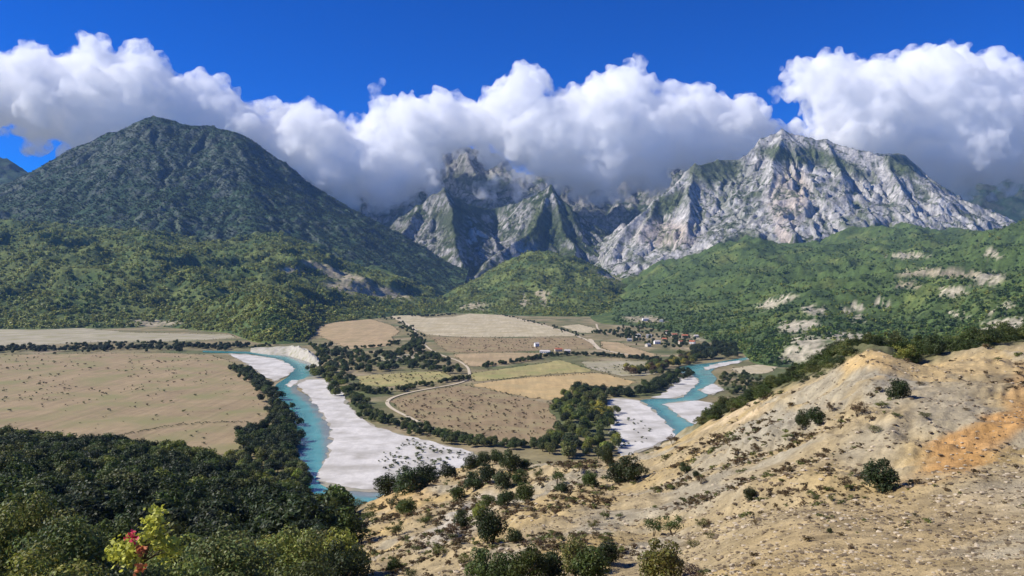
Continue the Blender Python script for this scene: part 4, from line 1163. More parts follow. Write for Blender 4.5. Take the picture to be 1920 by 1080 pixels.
# traced shrubs: (px, row of the base, width px, height px, form, colour, label)
SH = [
    (1650, 920, 68, 58, 'S', DARK, 'biggest round dark green bush alone on the bare marl slope'),
    (1685, 748, 42, 40, 'S', DARK, 'compact dark bush high on the marl slope under the crest'),
    (1608, 780, 36, 30, 'O', BROWN, 'open dark bush with bare stems left below the high compact bush'),
    (1503, 808, 30, 36, 'S', DARK, 'left bush of the dark pair halfway up the grey marl face'),
    (1529, 795, 36, 30, 'S', DARK, 'right bush of the dark pair halfway up the grey marl face'),
    (1556, 772, 20, 20, 'O', BROWN, None), (1655, 768, 26, 16, 'O', OLIVE, None), (1725, 724, 18, 11, 'O', BROWN, None), (1735, 783, 30, 12, 'O', OLIVE, None),
    (1680, 786, 24, 12, 'O', OLIVE, None), (1640, 815, 24, 18, 'O', OLIVE, None), (1588, 917, 34, 24, 'O', BROWN, 'brownish bush directly left of the biggest round bush'),
    (1603, 888, 16, 12, 'O', BROWN, None), (1406, 938, 28, 26, 'S', DARK, 'dark tufty bush on the open middle of the marl slope'),
    (1285, 888, 24, 20, 'S', DARK, 'left one of two small dark bushes low on the marl rib'), (1306, 894, 16, 12, 'S', DARK, 'right one of two small dark bushes low on the marl rib'),
    (1225, 1004, 40, 46, 'O', MIDG, 'tall left shrub of the open pair above the yellow green bush'), (1262, 1004, 50, 40, 'O', MIDG, 'spreading right shrub of the open pair above the yellow green bush'),
    (1238, 1096, 92, 82, 'S', (.115, .118, .030), 'yellow green bush cut by the bottom edge right of centre'), (1298, 1084, 34, 36, 'O', (.06, .035, .04), 'small purplish brown bush right of the yellow green bush'),
    (1318, 992, 32, 18, 'O', OLIVE, None), (1330, 1010, 24, 15, 'O', OLIVE, None), (1300, 1026, 26, 18, 'O', OLIVE, None), (1348, 826, 18, 12, 'O', BROWN, None), (1262, 836, 24, 22, 'O', BROWN, None),
    (1156, 906, 38, 40, 'S', DARK, 'left bush of the dark three at the saddle below the right gravel'), (1180, 906, 48, 50, 'S', DARK, 'tallest middle bush of the dark three at the saddle below the right gravel'), (1206, 902, 28, 38, 'O', DARK, 'right bush of the dark three at the saddle below the right gravel'),
    (1138, 874, 24, 40, 'S', DARK, 'narrow upright dark tree on the saddle before the right gravel bar'), (1105, 912, 36, 28, 'S', MIDG, None), (1135, 976, 20, 20, 'O', MIDG, None), (1162, 974, 16, 14, 'O', MIDG, None),
    (1113, 995, 28, 18, 'O', OLIVE, None), (1095, 1012, 20, 12, 'O', OLIVE, None), (1046, 1010, 12, 11, 'S', DARK, None), (1070, 982, 12, 7, 'O', BROWN, None), (1228, 926, 24, 18, 'O', OLIVE, None),
    (1360, 880, 12, 10, 'O', BROWN, None), (1530, 940, 16, 12, 'O', OLIVE, None), (1520, 930, 18, 14, 'O', OLIVE, None), (1492, 925, 16, 12, 'O', BROWN, None), (1558, 940, 14, 14, 'O', OLIVE, None), (1596, 938, 14, 10, 'O', OLIVE, None),
    (1460, 960, 10, 10, 'O', BROWN, None), (1535, 920, 22, 12, 'O', BROWN, None), (1556, 1000, 12, 10, 'S', DARK, 'lone tiny dark tuft on the smooth lower right slope'), (1715, 970, 12, 8, 'O', DARK, None), (1595, 1030, 14, 12, 'O', BROWN, None),
    (1640, 880, 18, 12, 'O', OLIVE, None), (1540, 860, 20, 14, 'O', BROWN, None), (1420, 850, 24, 16, 'O', BROWN, None), (1478, 830, 22, 14, 'O', OLIVE, None), (1315, 910, 20, 18, 'O', BROWN, None), (1330, 985, 14, 12, 'O', BROWN, None), (1415, 985, 16, 14, 'O', BROWN, None),
    (1910, 690, 18, 10, 'O', BROWN, None), (1845, 790, 14, 8, 'O', BROWN, None), (1870, 678, 16, 9, 'O', OLIVE, None), (1812, 772, 14, 8, 'O', BROWN, None), (1800, 715, 10, 7, 'O', BROWN, None), (1822, 700, 10, 9, 'O', BROWN, None), (1848, 705, 10, 12, 'O', BROWN, None),
    (905, 1092, 60, 64, 'S', MIDG, 'leftmost shrub of the green thicket at the bottom centre'), (948, 1096, 66, 62, 'S', MIDG, 'second shrub from the left in the bottom centre thicket'), (992, 1098, 74, 74, 'S', MIDG, 'third shrub from the left in the bottom centre thicket'),
    (1034, 1094, 60, 66, 'S', DARK, 'dark middle shrub of the bottom centre thicket'), (1074, 1078, 66, 72, 'S', OLIVE, 'olive shrub right of the middle of the bottom centre thicket'), (1108, 1092, 74, 70, 'S', MIDG, 'broad shrub near the right end of the bottom centre thicket'), (1138, 1062, 46, 48, 'S', DARK, 'dark rightmost shrub of the bottom centre thicket'), (1132, 1018, 22, 18, 'O', OLIVE, None),
    (868, 990, 32, 34, 'S', DARK, 'small dark bush left of the big dark bush in the gully'), (922, 1018, 64, 64, 'S', DARK, 'big dark bush in the gully above the bottom centre thicket'), (963, 1018, 36, 28, 'S', DARK, 'low dark bush touching the right of the big gully bush'), (897, 975, 30, 30, 'S', LIME, 'lime green bush just above the big dark gully bush'), (846, 1004, 34, 26, 'O', BROWN, None), (820, 1045, 40, 30, 'O', OLIVE, None), (870, 1055, 26, 16, 'O', OLIVE, None),
    (726, 928, 54, 40, 'S', DARK, 'left bush of the dark belt overlooking the white gravel bar'), (764, 925, 64, 50, 'S', DARK, 'big middle bush of the dark belt overlooking the white gravel bar'), (800, 910, 56, 40, 'S', DARK, 'right bush of the dark belt overlooking the white gravel bar'), (838, 896, 38, 26, 'S', DARK, None),
    (690, 985, 34, 34, 'O', MIDG, None), (660, 1000, 40, 40, 'O', OLIVE, None), (735, 955, 36, 28, 'O', DARK, None), (762, 968, 40, 34, 'S', MIDG, None), (800, 985, 30, 26, 'O', MIDG, None), (745, 1005, 30, 30, 'O', MIDG, None), (640, 960, 40, 36, 'O', MIDG, None), (665, 955, 34, 28, 'O', OLIVE, None), (700, 960, 24, 18, 'O', OLIVE, None),
    (882, 882, 36, 30, 'S', DARK, None), (908, 874, 32, 28, 'S', DARK, None), (930, 868, 30, 26, 'S', MIDG, None), (858, 936, 32, 26, 'S', MIDG, None), (890, 918, 40, 34, 'S', DARK, None), (916, 904, 40, 34, 'S', DARK, None), (955, 884, 44, 40, 'S', DARK, None),
    (942, 918, 46, 36, 'S', DARK, None), (976, 908, 36, 28, 'S', MIDG, None), (986, 942, 40, 36, 'S', MIDG, None), (950, 948, 38, 28, 'S', DARK, None), (915, 950, 30, 24, 'S', MIDG, None), (1046, 908, 30, 32, 'O', MIDG, None), (1052, 926, 30, 18, 'S', DARK, None), (1010, 900, 26, 22, 'O', OLIVE, None), (1085, 885, 26, 18, 'O', OLIVE, None), (1060, 880, 20, 14, 'O', BROWN, None), (985, 880, 26, 20, 'S', MIDG, None),
    (1020, 960, 16, 12, 'O', BROWN, None), (1000, 975, 18, 10, 'O', BROWN, None), (860, 1020, 18, 14, 'O', BROWN, None), (780, 1040, 24, 20, 'O', MIDG, None), (740, 1070, 30, 24, 'S', MIDG, None), (770, 1085, 30, 22, 'O', MIDG, None),
]
MARKS = [(1650, 905, 'the biggest round bush on the marl'), (1685, 740, 'the compact bush under the crest'), (1516, 800, 'the dark pair on the grey marl'), (1406, 932, 'the dark tufty bush in mid slope'), (1245, 1000, 'the open pair of shrubs'), (1260, 1080, 'the yellow green bottom bush'),
         (1180, 900, 'the dark three at the saddle'), (1138, 870, 'the narrow upright tree'), (922, 1005, 'the big dark gully bush'), (764, 918, 'the dark belt over the gravel'), (1010, 1070, 'the bottom centre thicket'), (945, 905, 'the middle of the bushy rib'), (1296, 890, 'the two small dark rib bushes'), (1860, 690, 'the crest at the right edge'), (660, 980, 'the shaded gully head')]
k = 0
for (px, py, w, hh, form, cl, lab) in SH:
    p = hit(px, py); sc_ = p[1] / FP
    cm = SHRUB_C[k % 4] if form == 'S' else OPEN_C[k % 3]
    zone = 'on the marl slope right of centre' if px > 1215 else ('on the bushy rib in the middle foreground' if py < 955 else 'on the yellow gullied slope at the lower centre')
    size = 'tiny' if w < 20 else 'small' if w < 32 else 'medium'
    tone = {BROWN: 'brownish', OLIVE: 'olive', MIDG: 'green', DARK: 'dark', LIME: 'lime green'}.get(cl, 'green')
    j = min(range(len(MARKS)), key=lambda q: math.hypot(px - MARKS[q][0], (py - MARKS[q][1]) * 1.4))
    dx, dy = px - MARKS[j][0], py - MARKS[j][1]
    rel = ('right of' if dx > 0 else 'left of') if abs(dx) > abs(dy) * 1.3 else ('below' if dy > 0 else 'above')
    lb = lab or '%s %s %s shrub %s %s' % (size, tone, 'open' if form == 'O' else 'dense', rel, MARKS[j][2])
    plant('shrub', (p[0], p[1], p[2] - .06 * hh * sc_), hh * sc_ * 1.1, w * sc_ * .98, cm, SHRUB_T[k % 3], jit_col(cl, rng, .12), rng.uniform(0, 6.28), lb, 'shrub', None if lab else lb.replace('shrub', 'shrubs'), 'stems')
    k += 1
# leafy shrubs just behind the crest of the marl
CB = []
for i in range(620):
    px = rng.uniform(1312, 1935); Y = crest_y(px) + (rng.uniform(4, 62) if px < 1650 else rng.uniform(10, 60))
    if 1600 < px < 1690 and Y < crest_y(px) + 18: continue
    x = (px - CX) / FP * Y
    CB.append((x, Y, rng.uniform(1.4, 3.6) * (1.15 if px > 1660 else .9), (DARK, MIDG, MIDG, OLIVE) if px < 1640 else (MIDG, OLIVE, LIME, DARK)))
X_ = np.array([c[0] for c in CB]); Y_ = np.array([c[1] for c in CB]); Z_ = fore_h(X_, Y_)
for i, c in enumerate(CB):
    cl = c[3][int(rng.integers(len(c[3])))]
    px = CX + FP * c[0] / c[1]
    where = 'in the dark crest belt, at its river end' if px < 1420 else 'in the middle of the dark crest belt' if px < 1530 else 'in the dark crest belt, at its upper end' if px < 1640 else 'in the bright crest thicket beside the sandy top' if px < 1740 else 'in the middle of the bright crest thicket' if px < 1840 else 'in the crest thicket by the right edge'
    where += ', front row' if c[1] < crest_y(px) + 30 else ', back row'
    tone = {OLIVE: 'olive', MIDG: 'green', DARK: 'dark', LIME: 'lime green'}[cl]
    plant('shrub', (c[0], c[1], Z_[i] - .1), c[2], c[2] * rng.uniform(.9, 1.3), OPEN_C[i % 3] if i % 2 else SHRUB_C[i % 4], None, jit_col(cl, rng), rng.uniform(0, 6.28), '%s shrub %s' % (tone, where), 'shrub', '%s shrubs %s' % (tone, where)) if i < 130 else None
if len(CB) > 130:
    rs = range(130, len(CB))
    CRC, _ = kinds('crest', OPEN_C, [DARK, MIDG, OLIVE])
    stuff('crest_scrub', [(X_[i], Y_[i], Z_[i] - .1) for i in rs], np.array([CB[i][2] for i in rs]), np.array([CB[i][2] * 1.1 for i in rs]), [int(rng.integers(9)) for i in rs], CRC, 'low scrub filling the gaps behind the marl crest', 'scrub', 7)

# ---- the shaded wood on the left
n = 5200
Yw = np.sqrt(rng.uniform(48 ** 2, 560 ** 2, n)); pw = rng.uniform(-260, 720, n); xw = (pw - CX) / FP * Yw
zw = fore_h(xw, Yw)
ppx, ppy = to_px(xw, Yw, zw)
ok = (zw > -1) & (pw < 650 - np.clip(Yw - 100, 0, 200) * .42 - np.clip(Yw - 300, 0, 400) * .3 + fbm(xw / 30, Yw / 30, 3, 81) * 45) & (ppy > 780)
xw, Yw, zw, pw, ppy = [a[ok] for a in (xw, Yw, zw, pw, ppy)]
sel = []; cell = {}
for i in np.argsort(Yw):                               # keep trees a crown apart
    key = (int(xw[i] // 5.4), int(Yw[i] // 5.4))
    if key in cell: continue
    cell[key] = 1; sel.append(i)
hw = rng.uniform(4.6, 9.5, len(Yw)) * (1 + .25 * fbm(xw / 25, Yw / 25, 2, 83))
hw = np.where(Yw < 110, hw * .62, hw)
tone = fbm(xw / 45, Yw / 45, 3, 85) + rng.normal(0, .18, len(Yw)) + smooth(230, 420, Yw) * smooth(150, 420, pw) * .32
wc = lambda t: DARK if t < .02 else MIDG if t < .24 else OLIVE if t < .42 else LIME
si = np.array(sel); tt = np.linspace(.15, .96, 18)[None, :]
los = H + (zw[si] + hw[si] - H)[:, None] * tt
vis = (FORE(xw[si][:, None] * tt, Yw[si][:, None] * tt) < los + .5).all(1) & (pw[si] > -20) & (pw[si] < 700)
cand = [i for i, v in zip(sel, vis) if v]
cand.sort(key=lambda i: -hw[i] / Yw[i])
things = set(cand[:125])
for q, i in enumerate(cand[:125]):
    cl = wc(tone[i])
    tn = {DARK: 'dark green', MIDG: 'mid green', OLIVE: 'olive', LIME: 'lime green'}[cl]
    where = 'on the near spur' if Yw[i] < 110 else 'in the shady hollow' if Yw[i] < 190 else 'on the wooded slope'
    side = 'left of the autumn sapling' if pw[i] < 215 else 'straight above the autumn sapling' if pw[i] < 330 else 'right of the sapling' if pw[i] < 500 else 'nearest the river bend'
    size = 'tall' if hw[i] / Yw[i] > .042 else 'small'
    rowq = np.percentile(Yw[cand[:125]], [20, 40, 60, 80]); where = where + ', ' + side + ', ' + ('front', 'second', 'middle', 'fourth', 'back')[int(np.searchsorted(rowq, Yw[i]))] + ' row'
    tn = size + ' ' + tn
    plant('wood_tree', (xw[i], Yw[i], zw[i] - .2), hw[i], hw[i] * rng.uniform(.85, 1.2), TREE_C[q % 5] if Yw[i] > 120 else SHRUB_C[q % 4], TREE_T[q % 3], jit_col(cl, rng), rng.uniform(0, 6.28), '%s tree %s' % (tn, where), 'tree', '%s trees %s' % (tn, where))
rs = [i for i in sel if i not in things]
WC2, _ = kinds('slope_wood', TREE_C[:4], [DARK, MIDG, OLIVE, LIME])
stuff('slope_woodland', [(xw[i], Yw[i], zw[i] - .2) for i in rs], np.array([hw[i] for i in rs]), np.array([hw[i] * rng.uniform(.85, 1.2) for i in rs]),
      [[DARK, MIDG, OLIVE, LIME].index(wc(tone[i])) * 4 + int(rng.integers(4)) for i in rs], WC2, 'dense shaded wood filling the slope between the named trees at lower left', 'woodland', 8)

# ---- leafy bushes right below the camera (lower left corner)
NB = [  # px, row of the top, distance, width px, colour, label
    (15, 918, 20, 190, (.19, .215, .055), 'pale green leafy bush at the left edge, tallest of the near bushes'),
    (120, 955, 17, 230, (.10, .13, .036), 'green leafy bush in front of the shady hollow, left of the autumn sapling'),
    (95, 1015, 11, 230, (.26, .28, .06), 'bright yellow green leafy bush in the bottom left corner'),
    (330, 1010, 13, 190, (.15, .185, .05), 'leafy green bush just right of the autumn sapling'),
    (430, 985, 22, 210, (.12, .15, .05), 'broad greyish green leafy bush at the bottom, second right of the sapling'),
    (540, 985, 26, 170, (.18, .21, .055), 'light green leafy bush at the bottom below the river bend'),
    (640, 1012, 32, 120, (.042, .060, .022), 'dark leafy bush at the bottom beside the pale gully'),
    (560, 1045, 17, 170, (.085, .105, .03), 'low green leafy bush cut by the bottom edge left of the dark bush'),
    (250, 1040, 12, 170, (.050, .070, .022), 'dark leafy bush at the bottom edge under the autumn sapling'),
]
for q, (px, top, Y, wpx, cl, lab) in enumerate(NB):
    x = (px - CX) / FP * Y
    z = fore_h(np.array([x]), np.array([float(Y)]))[0]
    zt = H + Y * (HOR - top) / FP
    h = max(.6, zt - z)
    plant('leafy_bush', (x, Y, z - .05), h, wpx * Y / FP * .85, BUSH_C[q % 3], SHRUB_T[q % 3], (*cl, 1), q * 1.3, lab, 'bush', None, 'stems')

def sapling():
    Y = 7.5; x = (258 - CX) / FP * Y
    z = fore_h(np.array([x]), np.array([Y]))[0]
    r = bpy.data.objects.new('autumn_sapling', None); COL.objects.link(r); r.location = (x, Y, z)
    h = H + Y * (HOR - 962) / FP - z
    V = []; F = []
    rg = np.random.default_rng(5)
    tips = []
    def px_(a, b): return np.array([(a - 258) / FP * Y, rg.uniform(-.12, .12), H + Y * (HOR - b) / FP - z])
    base = np.array([0, 0, -.05])
    trunk_top = px_(262, 1060)
    limb(V, F, base, trunk_top, .02, .012)
    BR = [(290, 965, 'y'), (278, 985, 'y'), (292, 1000, 'y'), (272, 990, 'r'), (283, 1020, 'o'), (220, 1025, 'y'), (250, 1020, 'y'), (268, 1012, 'y'), (300, 1025, 'y'), (318, 1035, 'y'), (282, 1050, 'o'), (240, 1045, 'y'), (300, 1045, 'y'), (225, 1050, 'y'), (285, 1008, 'y'), (232, 1030, 'y'), (330, 1020, 'y'), (212, 1040, 'y'), (258, 1038, 'y'), (290, 975, 'y')]
    groups = {'y': [], 'r': [], 'o': []}
    for (a, b, c) in BR:
        e = px_(a, b)
        if c != 'y': e[1] -= .16
        m = trunk_top + (e - trunk_top) * .5 + np.array([0, 0, .02])
        limb(V, F, trunk_top, m, .008, .005, 5); limb(V, F, m, e, .005, .002, 5)
        groups[c].append(e)
    mesh_obj('stem', V, F, M_BARK, r)
    for c, nm, cl in (('y', 'leaves', (.72, .72, .10)), ('r', 'red_leaves', (.62, .05, .09)), ('o', 'orange_leaves', (.80, .27, .10))):
        vs = []; fs = []; cs = []
        for e in groups[c]:
            for q in range(60 if c == 'y' else 26):
                p = e + rg.normal(0, .045 if c == 'y' else .022, 3); nn = rg.normal(size=3) + [0, -.4, .8]; nn /= np.linalg.norm(nn)
                t1 = np.cross(nn, rg.normal(size=3)); t1 /= np.linalg.norm(t1); t2 = np.cross(nn, t1); l = rg.uniform(.016, .03)
                i = len(vs); vs += [p - t1 * l, p - t2 * l * .75 - nn * .004, p + t1 * l, p + t2 * l * .75 - nn * .004]; fs.append([i, i + 1, i + 2, i + 3])
                cs += [[rg.uniform(.6, 1.3)] * 3] * 4
        me = mesh_only(nm, np.array(vs), np.array(fs), M_LEAF, np.array(cs))
        o = bpy.data.objects.new(nm, me); COL.objects.link(o); o.parent = r; o.color = (*cl, 1)
        if c != 'y': o['label'] = 'crimson leaf cluster' if c == 'r' else 'orange leaf clusters'
    tag(r, 'slender sapling with lime yellow, red and orange autumn leaves at lower left', 'sapling')
sapling()

# ---- stones and dry tufts on the marl (uncountable)
def stone_mesh(seed):
    bm = bmesh.new(); bmesh.ops.create_icosphere(bm, subdivisions=1, radius=.5)
    rg = random.Random(seed)
    for v in bm.verts: v.co *= rg.uniform(.6, 1.15); v.co.z *= .55
    me = bpy.data.meshes.new('stone'); bm.to_mesh(me); bm.free(); me.materials.append(M_STONE if seed < 2 else M_STONE_DARK)
    return me
STC, _ = kinds('stone', [stone_mesh(i) for i in range(6)], [(1, 1, 1)])
n = 52000
Ys = np.exp(rng.uniform(np.log(9), np.log(150), n)); ps = rng.uniform(700, 2100, n); xs_ = (ps - CX) / FP * Ys; zs_ = fore_h(xs_, Ys)
ok = (fbm(xs_ / 12, Ys / 12, 3, 91) > rng.normal(-.02, .22, n)) & (Ys < crest_y(ps) + 3)
xs_, Ys, zs_, ps = xs_[ok], Ys[ok], zs_[ok], ps[ok]
sz = (.05 + .15 * rng.random(len(Ys)) ** 4) * np.clip(Ys / 25, .7, 2.4)
stuff('scattered_stones', np.stack([xs_, Ys, zs_ + sz * .1], 1), sz, sz * 1.2, rng.integers(0, 6, len(Ys)), STC, 'small pale stones strewn over the bare marl slope', 'stones', 9)
TUFC, _ = kinds('tuft', SMALL_C, [BROWN, (.085, .062, .032), OLIVE, (.13, .10, .05)])
n = 30000
Ys = np.exp(rng.uniform(np.log(12), np.log(250), n)); ps = rng.uniform(620, 2100, n); xs_ = (ps - CX) / FP * Ys; zs_ = fore_h(xs_, Ys)
qx, qy = to_px(xs_, Ys, zs_)
den = fbm(xs_ / 14, Ys / 14, 4, 93) + .28 * (np.hypot((qx - 1450) / 230, (qy - 900) / 90) < 1) + .25 * (qx < 1150) - .22 * (qy > 950) * (qx > 1330)
ok = (den > rng.normal(.31, .11, n)) & (Ys < crest_y(ps) + 6)
xs_, Ys, zs_, qx = xs_[ok], Ys[ok], zs_[ok], qx[ok]
sz = (.16 + .5 * rng.random(len(Ys)) ** 2.5) * np.clip(Ys / 60, .45, 2.4)
stuff('dry_tufts', np.stack([xs_, Ys, zs_ - .02], 1), sz * .8, sz * 1.25, rng.integers(0, 12, len(Ys)), TUFC, 'dry grass tufts and dwarf scrub speckling the bare marl slope', 'tufts', 10)
print('plants', round(time.time() - T0, 1), len(bpy.data.objects))
# ------------------------------------------------------------------ village houses and farm buildings
M_WALL = {k: ground_mat('plaster_' + k, [(2, 1), (.4, .5)], var=.12, bump=.1, bdist=.03, base=c) for k, c in {'white': (.78, .76, .72), 'cream': (.62, .54, .42), 'grey': (.45, .43, .40)}.items()}
M_ROOF = {k: ground_mat('roof_tiles_' + k, [(1.2, 1), (.3, .7)], var=.25, bump=.4, bdist=.06, base=c) for k, c in {'red': (.42, .15, .08), 'grey': (.36, .35, .33), 'pale': (.55, .50, .44)}.items()}
M_GLASS = ground_mat('window_pane', [(1, 1)], var=.1, bump=0, bdist=.01, rough=.15, base=(.03, .035, .045))
M_DOOR = ground_mat('wooden_door', [(.3, 1)], var=.2, bump=.1, bdist=.01, base=(.16, .09, .05))

def far_hit(px, py):
    Y = np.linspace(1300, 3600, 500); x = (px - CX) / FP * Y
    z = np.maximum(0, right_h(x, Y)) if px > 1110 else np.zeros_like(Y)
    q = to_px(x, Y, z)[1]
    i = int(np.argmax(np.minimum.accumulate(q) <= py))
    return np.array([x[i], Y[i], z[i]])

def boxm(V, F, x0, x1, y0, y1, z0, z1):
    i = len(V)
    V += [(x, y, z) for x in (x0, x1) for y in (y0, y1) for z in (z0, z1)]
    F += [[i + a for a in f] for f in ([0, 1, 3, 2], [4, 6, 7, 5], [0, 4, 5, 1], [2, 3, 7, 6], [0, 2, 6, 4], [1, 5, 7, 3])]

def house(px, py, w, d, h, wall, roof, rot, label, storeys=2):
    p = far_hit(px, py); w *= .85; d *= .85; h *= .9
    r = bpy.data.objects.new('house', None); COL.objects.link(r); r.location = (p[0], p[1], p[2] - .3); r.rotation_euler = (0, 0, R(rot))
    V = []; F = []; boxm(V, F, -w / 2, w / 2, -d / 2, d / 2, 0, h)
    rh = d * .28                                           # gables
    i = len(V); V += [(-w / 2, -d / 2, h), (-w / 2, d / 2, h), (-w / 2, 0, h + rh), (w / 2, -d / 2, h), (w / 2, d / 2, h), (w / 2, 0, h + rh)]
    F += [[i, i + 2, i + 1], [i + 3, i + 4, i + 5]]
    mesh_obj('wall', V, F, M_WALL[wall], r)
    V = []; F = []; e = .5; t = .25; k = rh / (d / 2)
    for sgn in (-1, 1):
        i = len(V)
        for x in (-w / 2 - e, w / 2 + e):
            for (y, z) in ((0, h + rh + .05), (sgn * (d / 2 + e), h - k * e + .05)):
                V += [(x, y, z), (x, y, z + t)]
        F += [[i + a for a in f] for f in ([0, 4, 6, 2], [1, 3, 7, 5], [0, 1, 5, 4], [2, 6, 7, 3], [0, 2, 3, 1], [4, 5, 7, 6])]
    rf = mesh_obj('roof', V, F, M_ROOF[roof], r)
    V = []; F = []; boxm(V, F, w * .2, w * .2 + .7, d * .1, d * .1 + .7, h + rh * .5, h + rh + 1.0)
    mesh_obj('chimney', V, F, M_WALL[wall], rf)
    n = max(2, int(w // 3.2))
    for st in range(storeys):
        for q in range(n):
            x = -w / 2 + (q + .5) * w / n; z = .9 + st * 2.9
            if z + 1.4 > h: continue
            V = []; F = []
            if st == 0 and q == n // 2:
                boxm(V, F, x - .55, x + .55, -d / 2 - .06, -d / 2 + .05, .3, 2.4); mesh_obj('door', V, F, M_DOOR, r)
            else:
                boxm(V, F, x - .6, x + .6, -d / 2 - .04, -d / 2 + .05, z, z + 1.35); mesh_obj('window', V, F, M_GLASS, r)
    tag(r, label, 'house', 'houses of the village and farms')

HOUSES = [
    (1210, 602, 22, 11, 8, 'white', 'pale', 12, 'long white building alone above the village'), (1240, 604, 12, 9, 6, 'white', 'grey', -10, 'small white house right of the long white building'),
    (1196, 632, 13, 10, 6, 'white', 'pale', 25, 'white house at the left end of the village'), (1217, 634, 14, 10, 7, 'white', 'grey', -15, 'white two-storey house left of the red roofs'),
    (1232, 645, 15, 10, 6, 'white', 'pale', 10, 'broad white house in the front row of the village'), (1215, 650, 12, 9, 5, 'cream', 'grey', 35, 'cream house at the lower left edge of the village'),
    (1246, 640, 12, 9, 6, 'cream', 'red', -25, 'cream house with red roof behind the broad white house'), (1264, 632, 15, 10, 7, 'cream', 'red', 15, 'left one of the two largest red-roofed houses'),
    (1284, 634, 16, 10, 7, 'cream', 'red', -8, 'right one of the two largest red-roofed houses'), (1276, 645, 12, 9, 6, 'cream', 'red', 30, 'small red-roofed house below the two largest ones'),
    (1298, 645, 13, 9, 6, 'white', 'red', -30, 'white house with red roof at the right end of the village'), (1305, 633, 11, 9, 5, 'cream', 'pale', 5, 'small cream house up the slope right of the red roofs'),
    (1250, 625, 12, 9, 6, 'white', 'red', 40, 'white house with red roof at the top of the village'), (1180, 640, 12, 9, 5, 'cream', 'grey', -5, 'lone cream house in the fields left of the village'),
    (1006, 650, 10, 9, 7, 'white', 'pale', 20, 'small white farmhouse in the middle of the fields'), (1022, 662, 22, 8, 4, 'white', 'pale', -18, 'long low white barn below the small farmhouse'),
    (1047, 659, 16, 9, 5, 'cream', 'red', 8, 'cream farm building with red roof right of the white barn'), (1064, 661, 13, 8, 4, 'cream', 'pale', -5, 'low pale shed at the right end of the farm'),
]
for a in HOUSES: house(*a)

# ------------------------------------------------------------------ clouds
def cloud_mat(name, dens, lo=.40, hi=.62, floor=.06, scale=150., step=.16):
    """vapour whose thickness breaks up in billows, so edges tear and thin parts let the sky through"""
    m = bpy.data.materials.new(name)
    t, n, L = nodes_of(m)
    out = N(n, 'ShaderNodeOutputMaterial'); v = N(n, 'ShaderNodeVolumePrincipled')
    v.inputs['Color'].default_value = (1, 1, 1, 1); v.inputs['Anisotropy'].default_value = 0
    g = N(n, 'ShaderNodeNewGeometry')
    no = N(n, 'ShaderNodeTexNoise'); no.inputs['Scale'].default_value = 1 / scale; no.inputs['Detail'].default_value = 4; no.inputs['Roughness'].default_value = .62
    L.new(g.outputs['Position'], no.inputs['Vector'])
    mr = N(n, 'ShaderNodeMapRange'); L.new(no.outputs[0], mr.inputs['Value'])
    mr.inputs['From Min'].default_value = lo; mr.inputs['From Max'].default_value = hi; mr.inputs['To Min'].default_value = dens * floor; mr.inputs['To Max'].default_value = dens
    L.new(mr.outputs[0], v.inputs['Density'])
    L.new(v.outputs[0], out.inputs['Volume'])
    m.cycles.volume_step_rate = step
    return m

M_CLOUD = cloud_mat('cloud_vapour', 0.015, .41, .60, .03, 120.)
M_WISP = cloud_mat('thin_cloud_vapour', 0.009, .44, .62, 0.0, 110.)

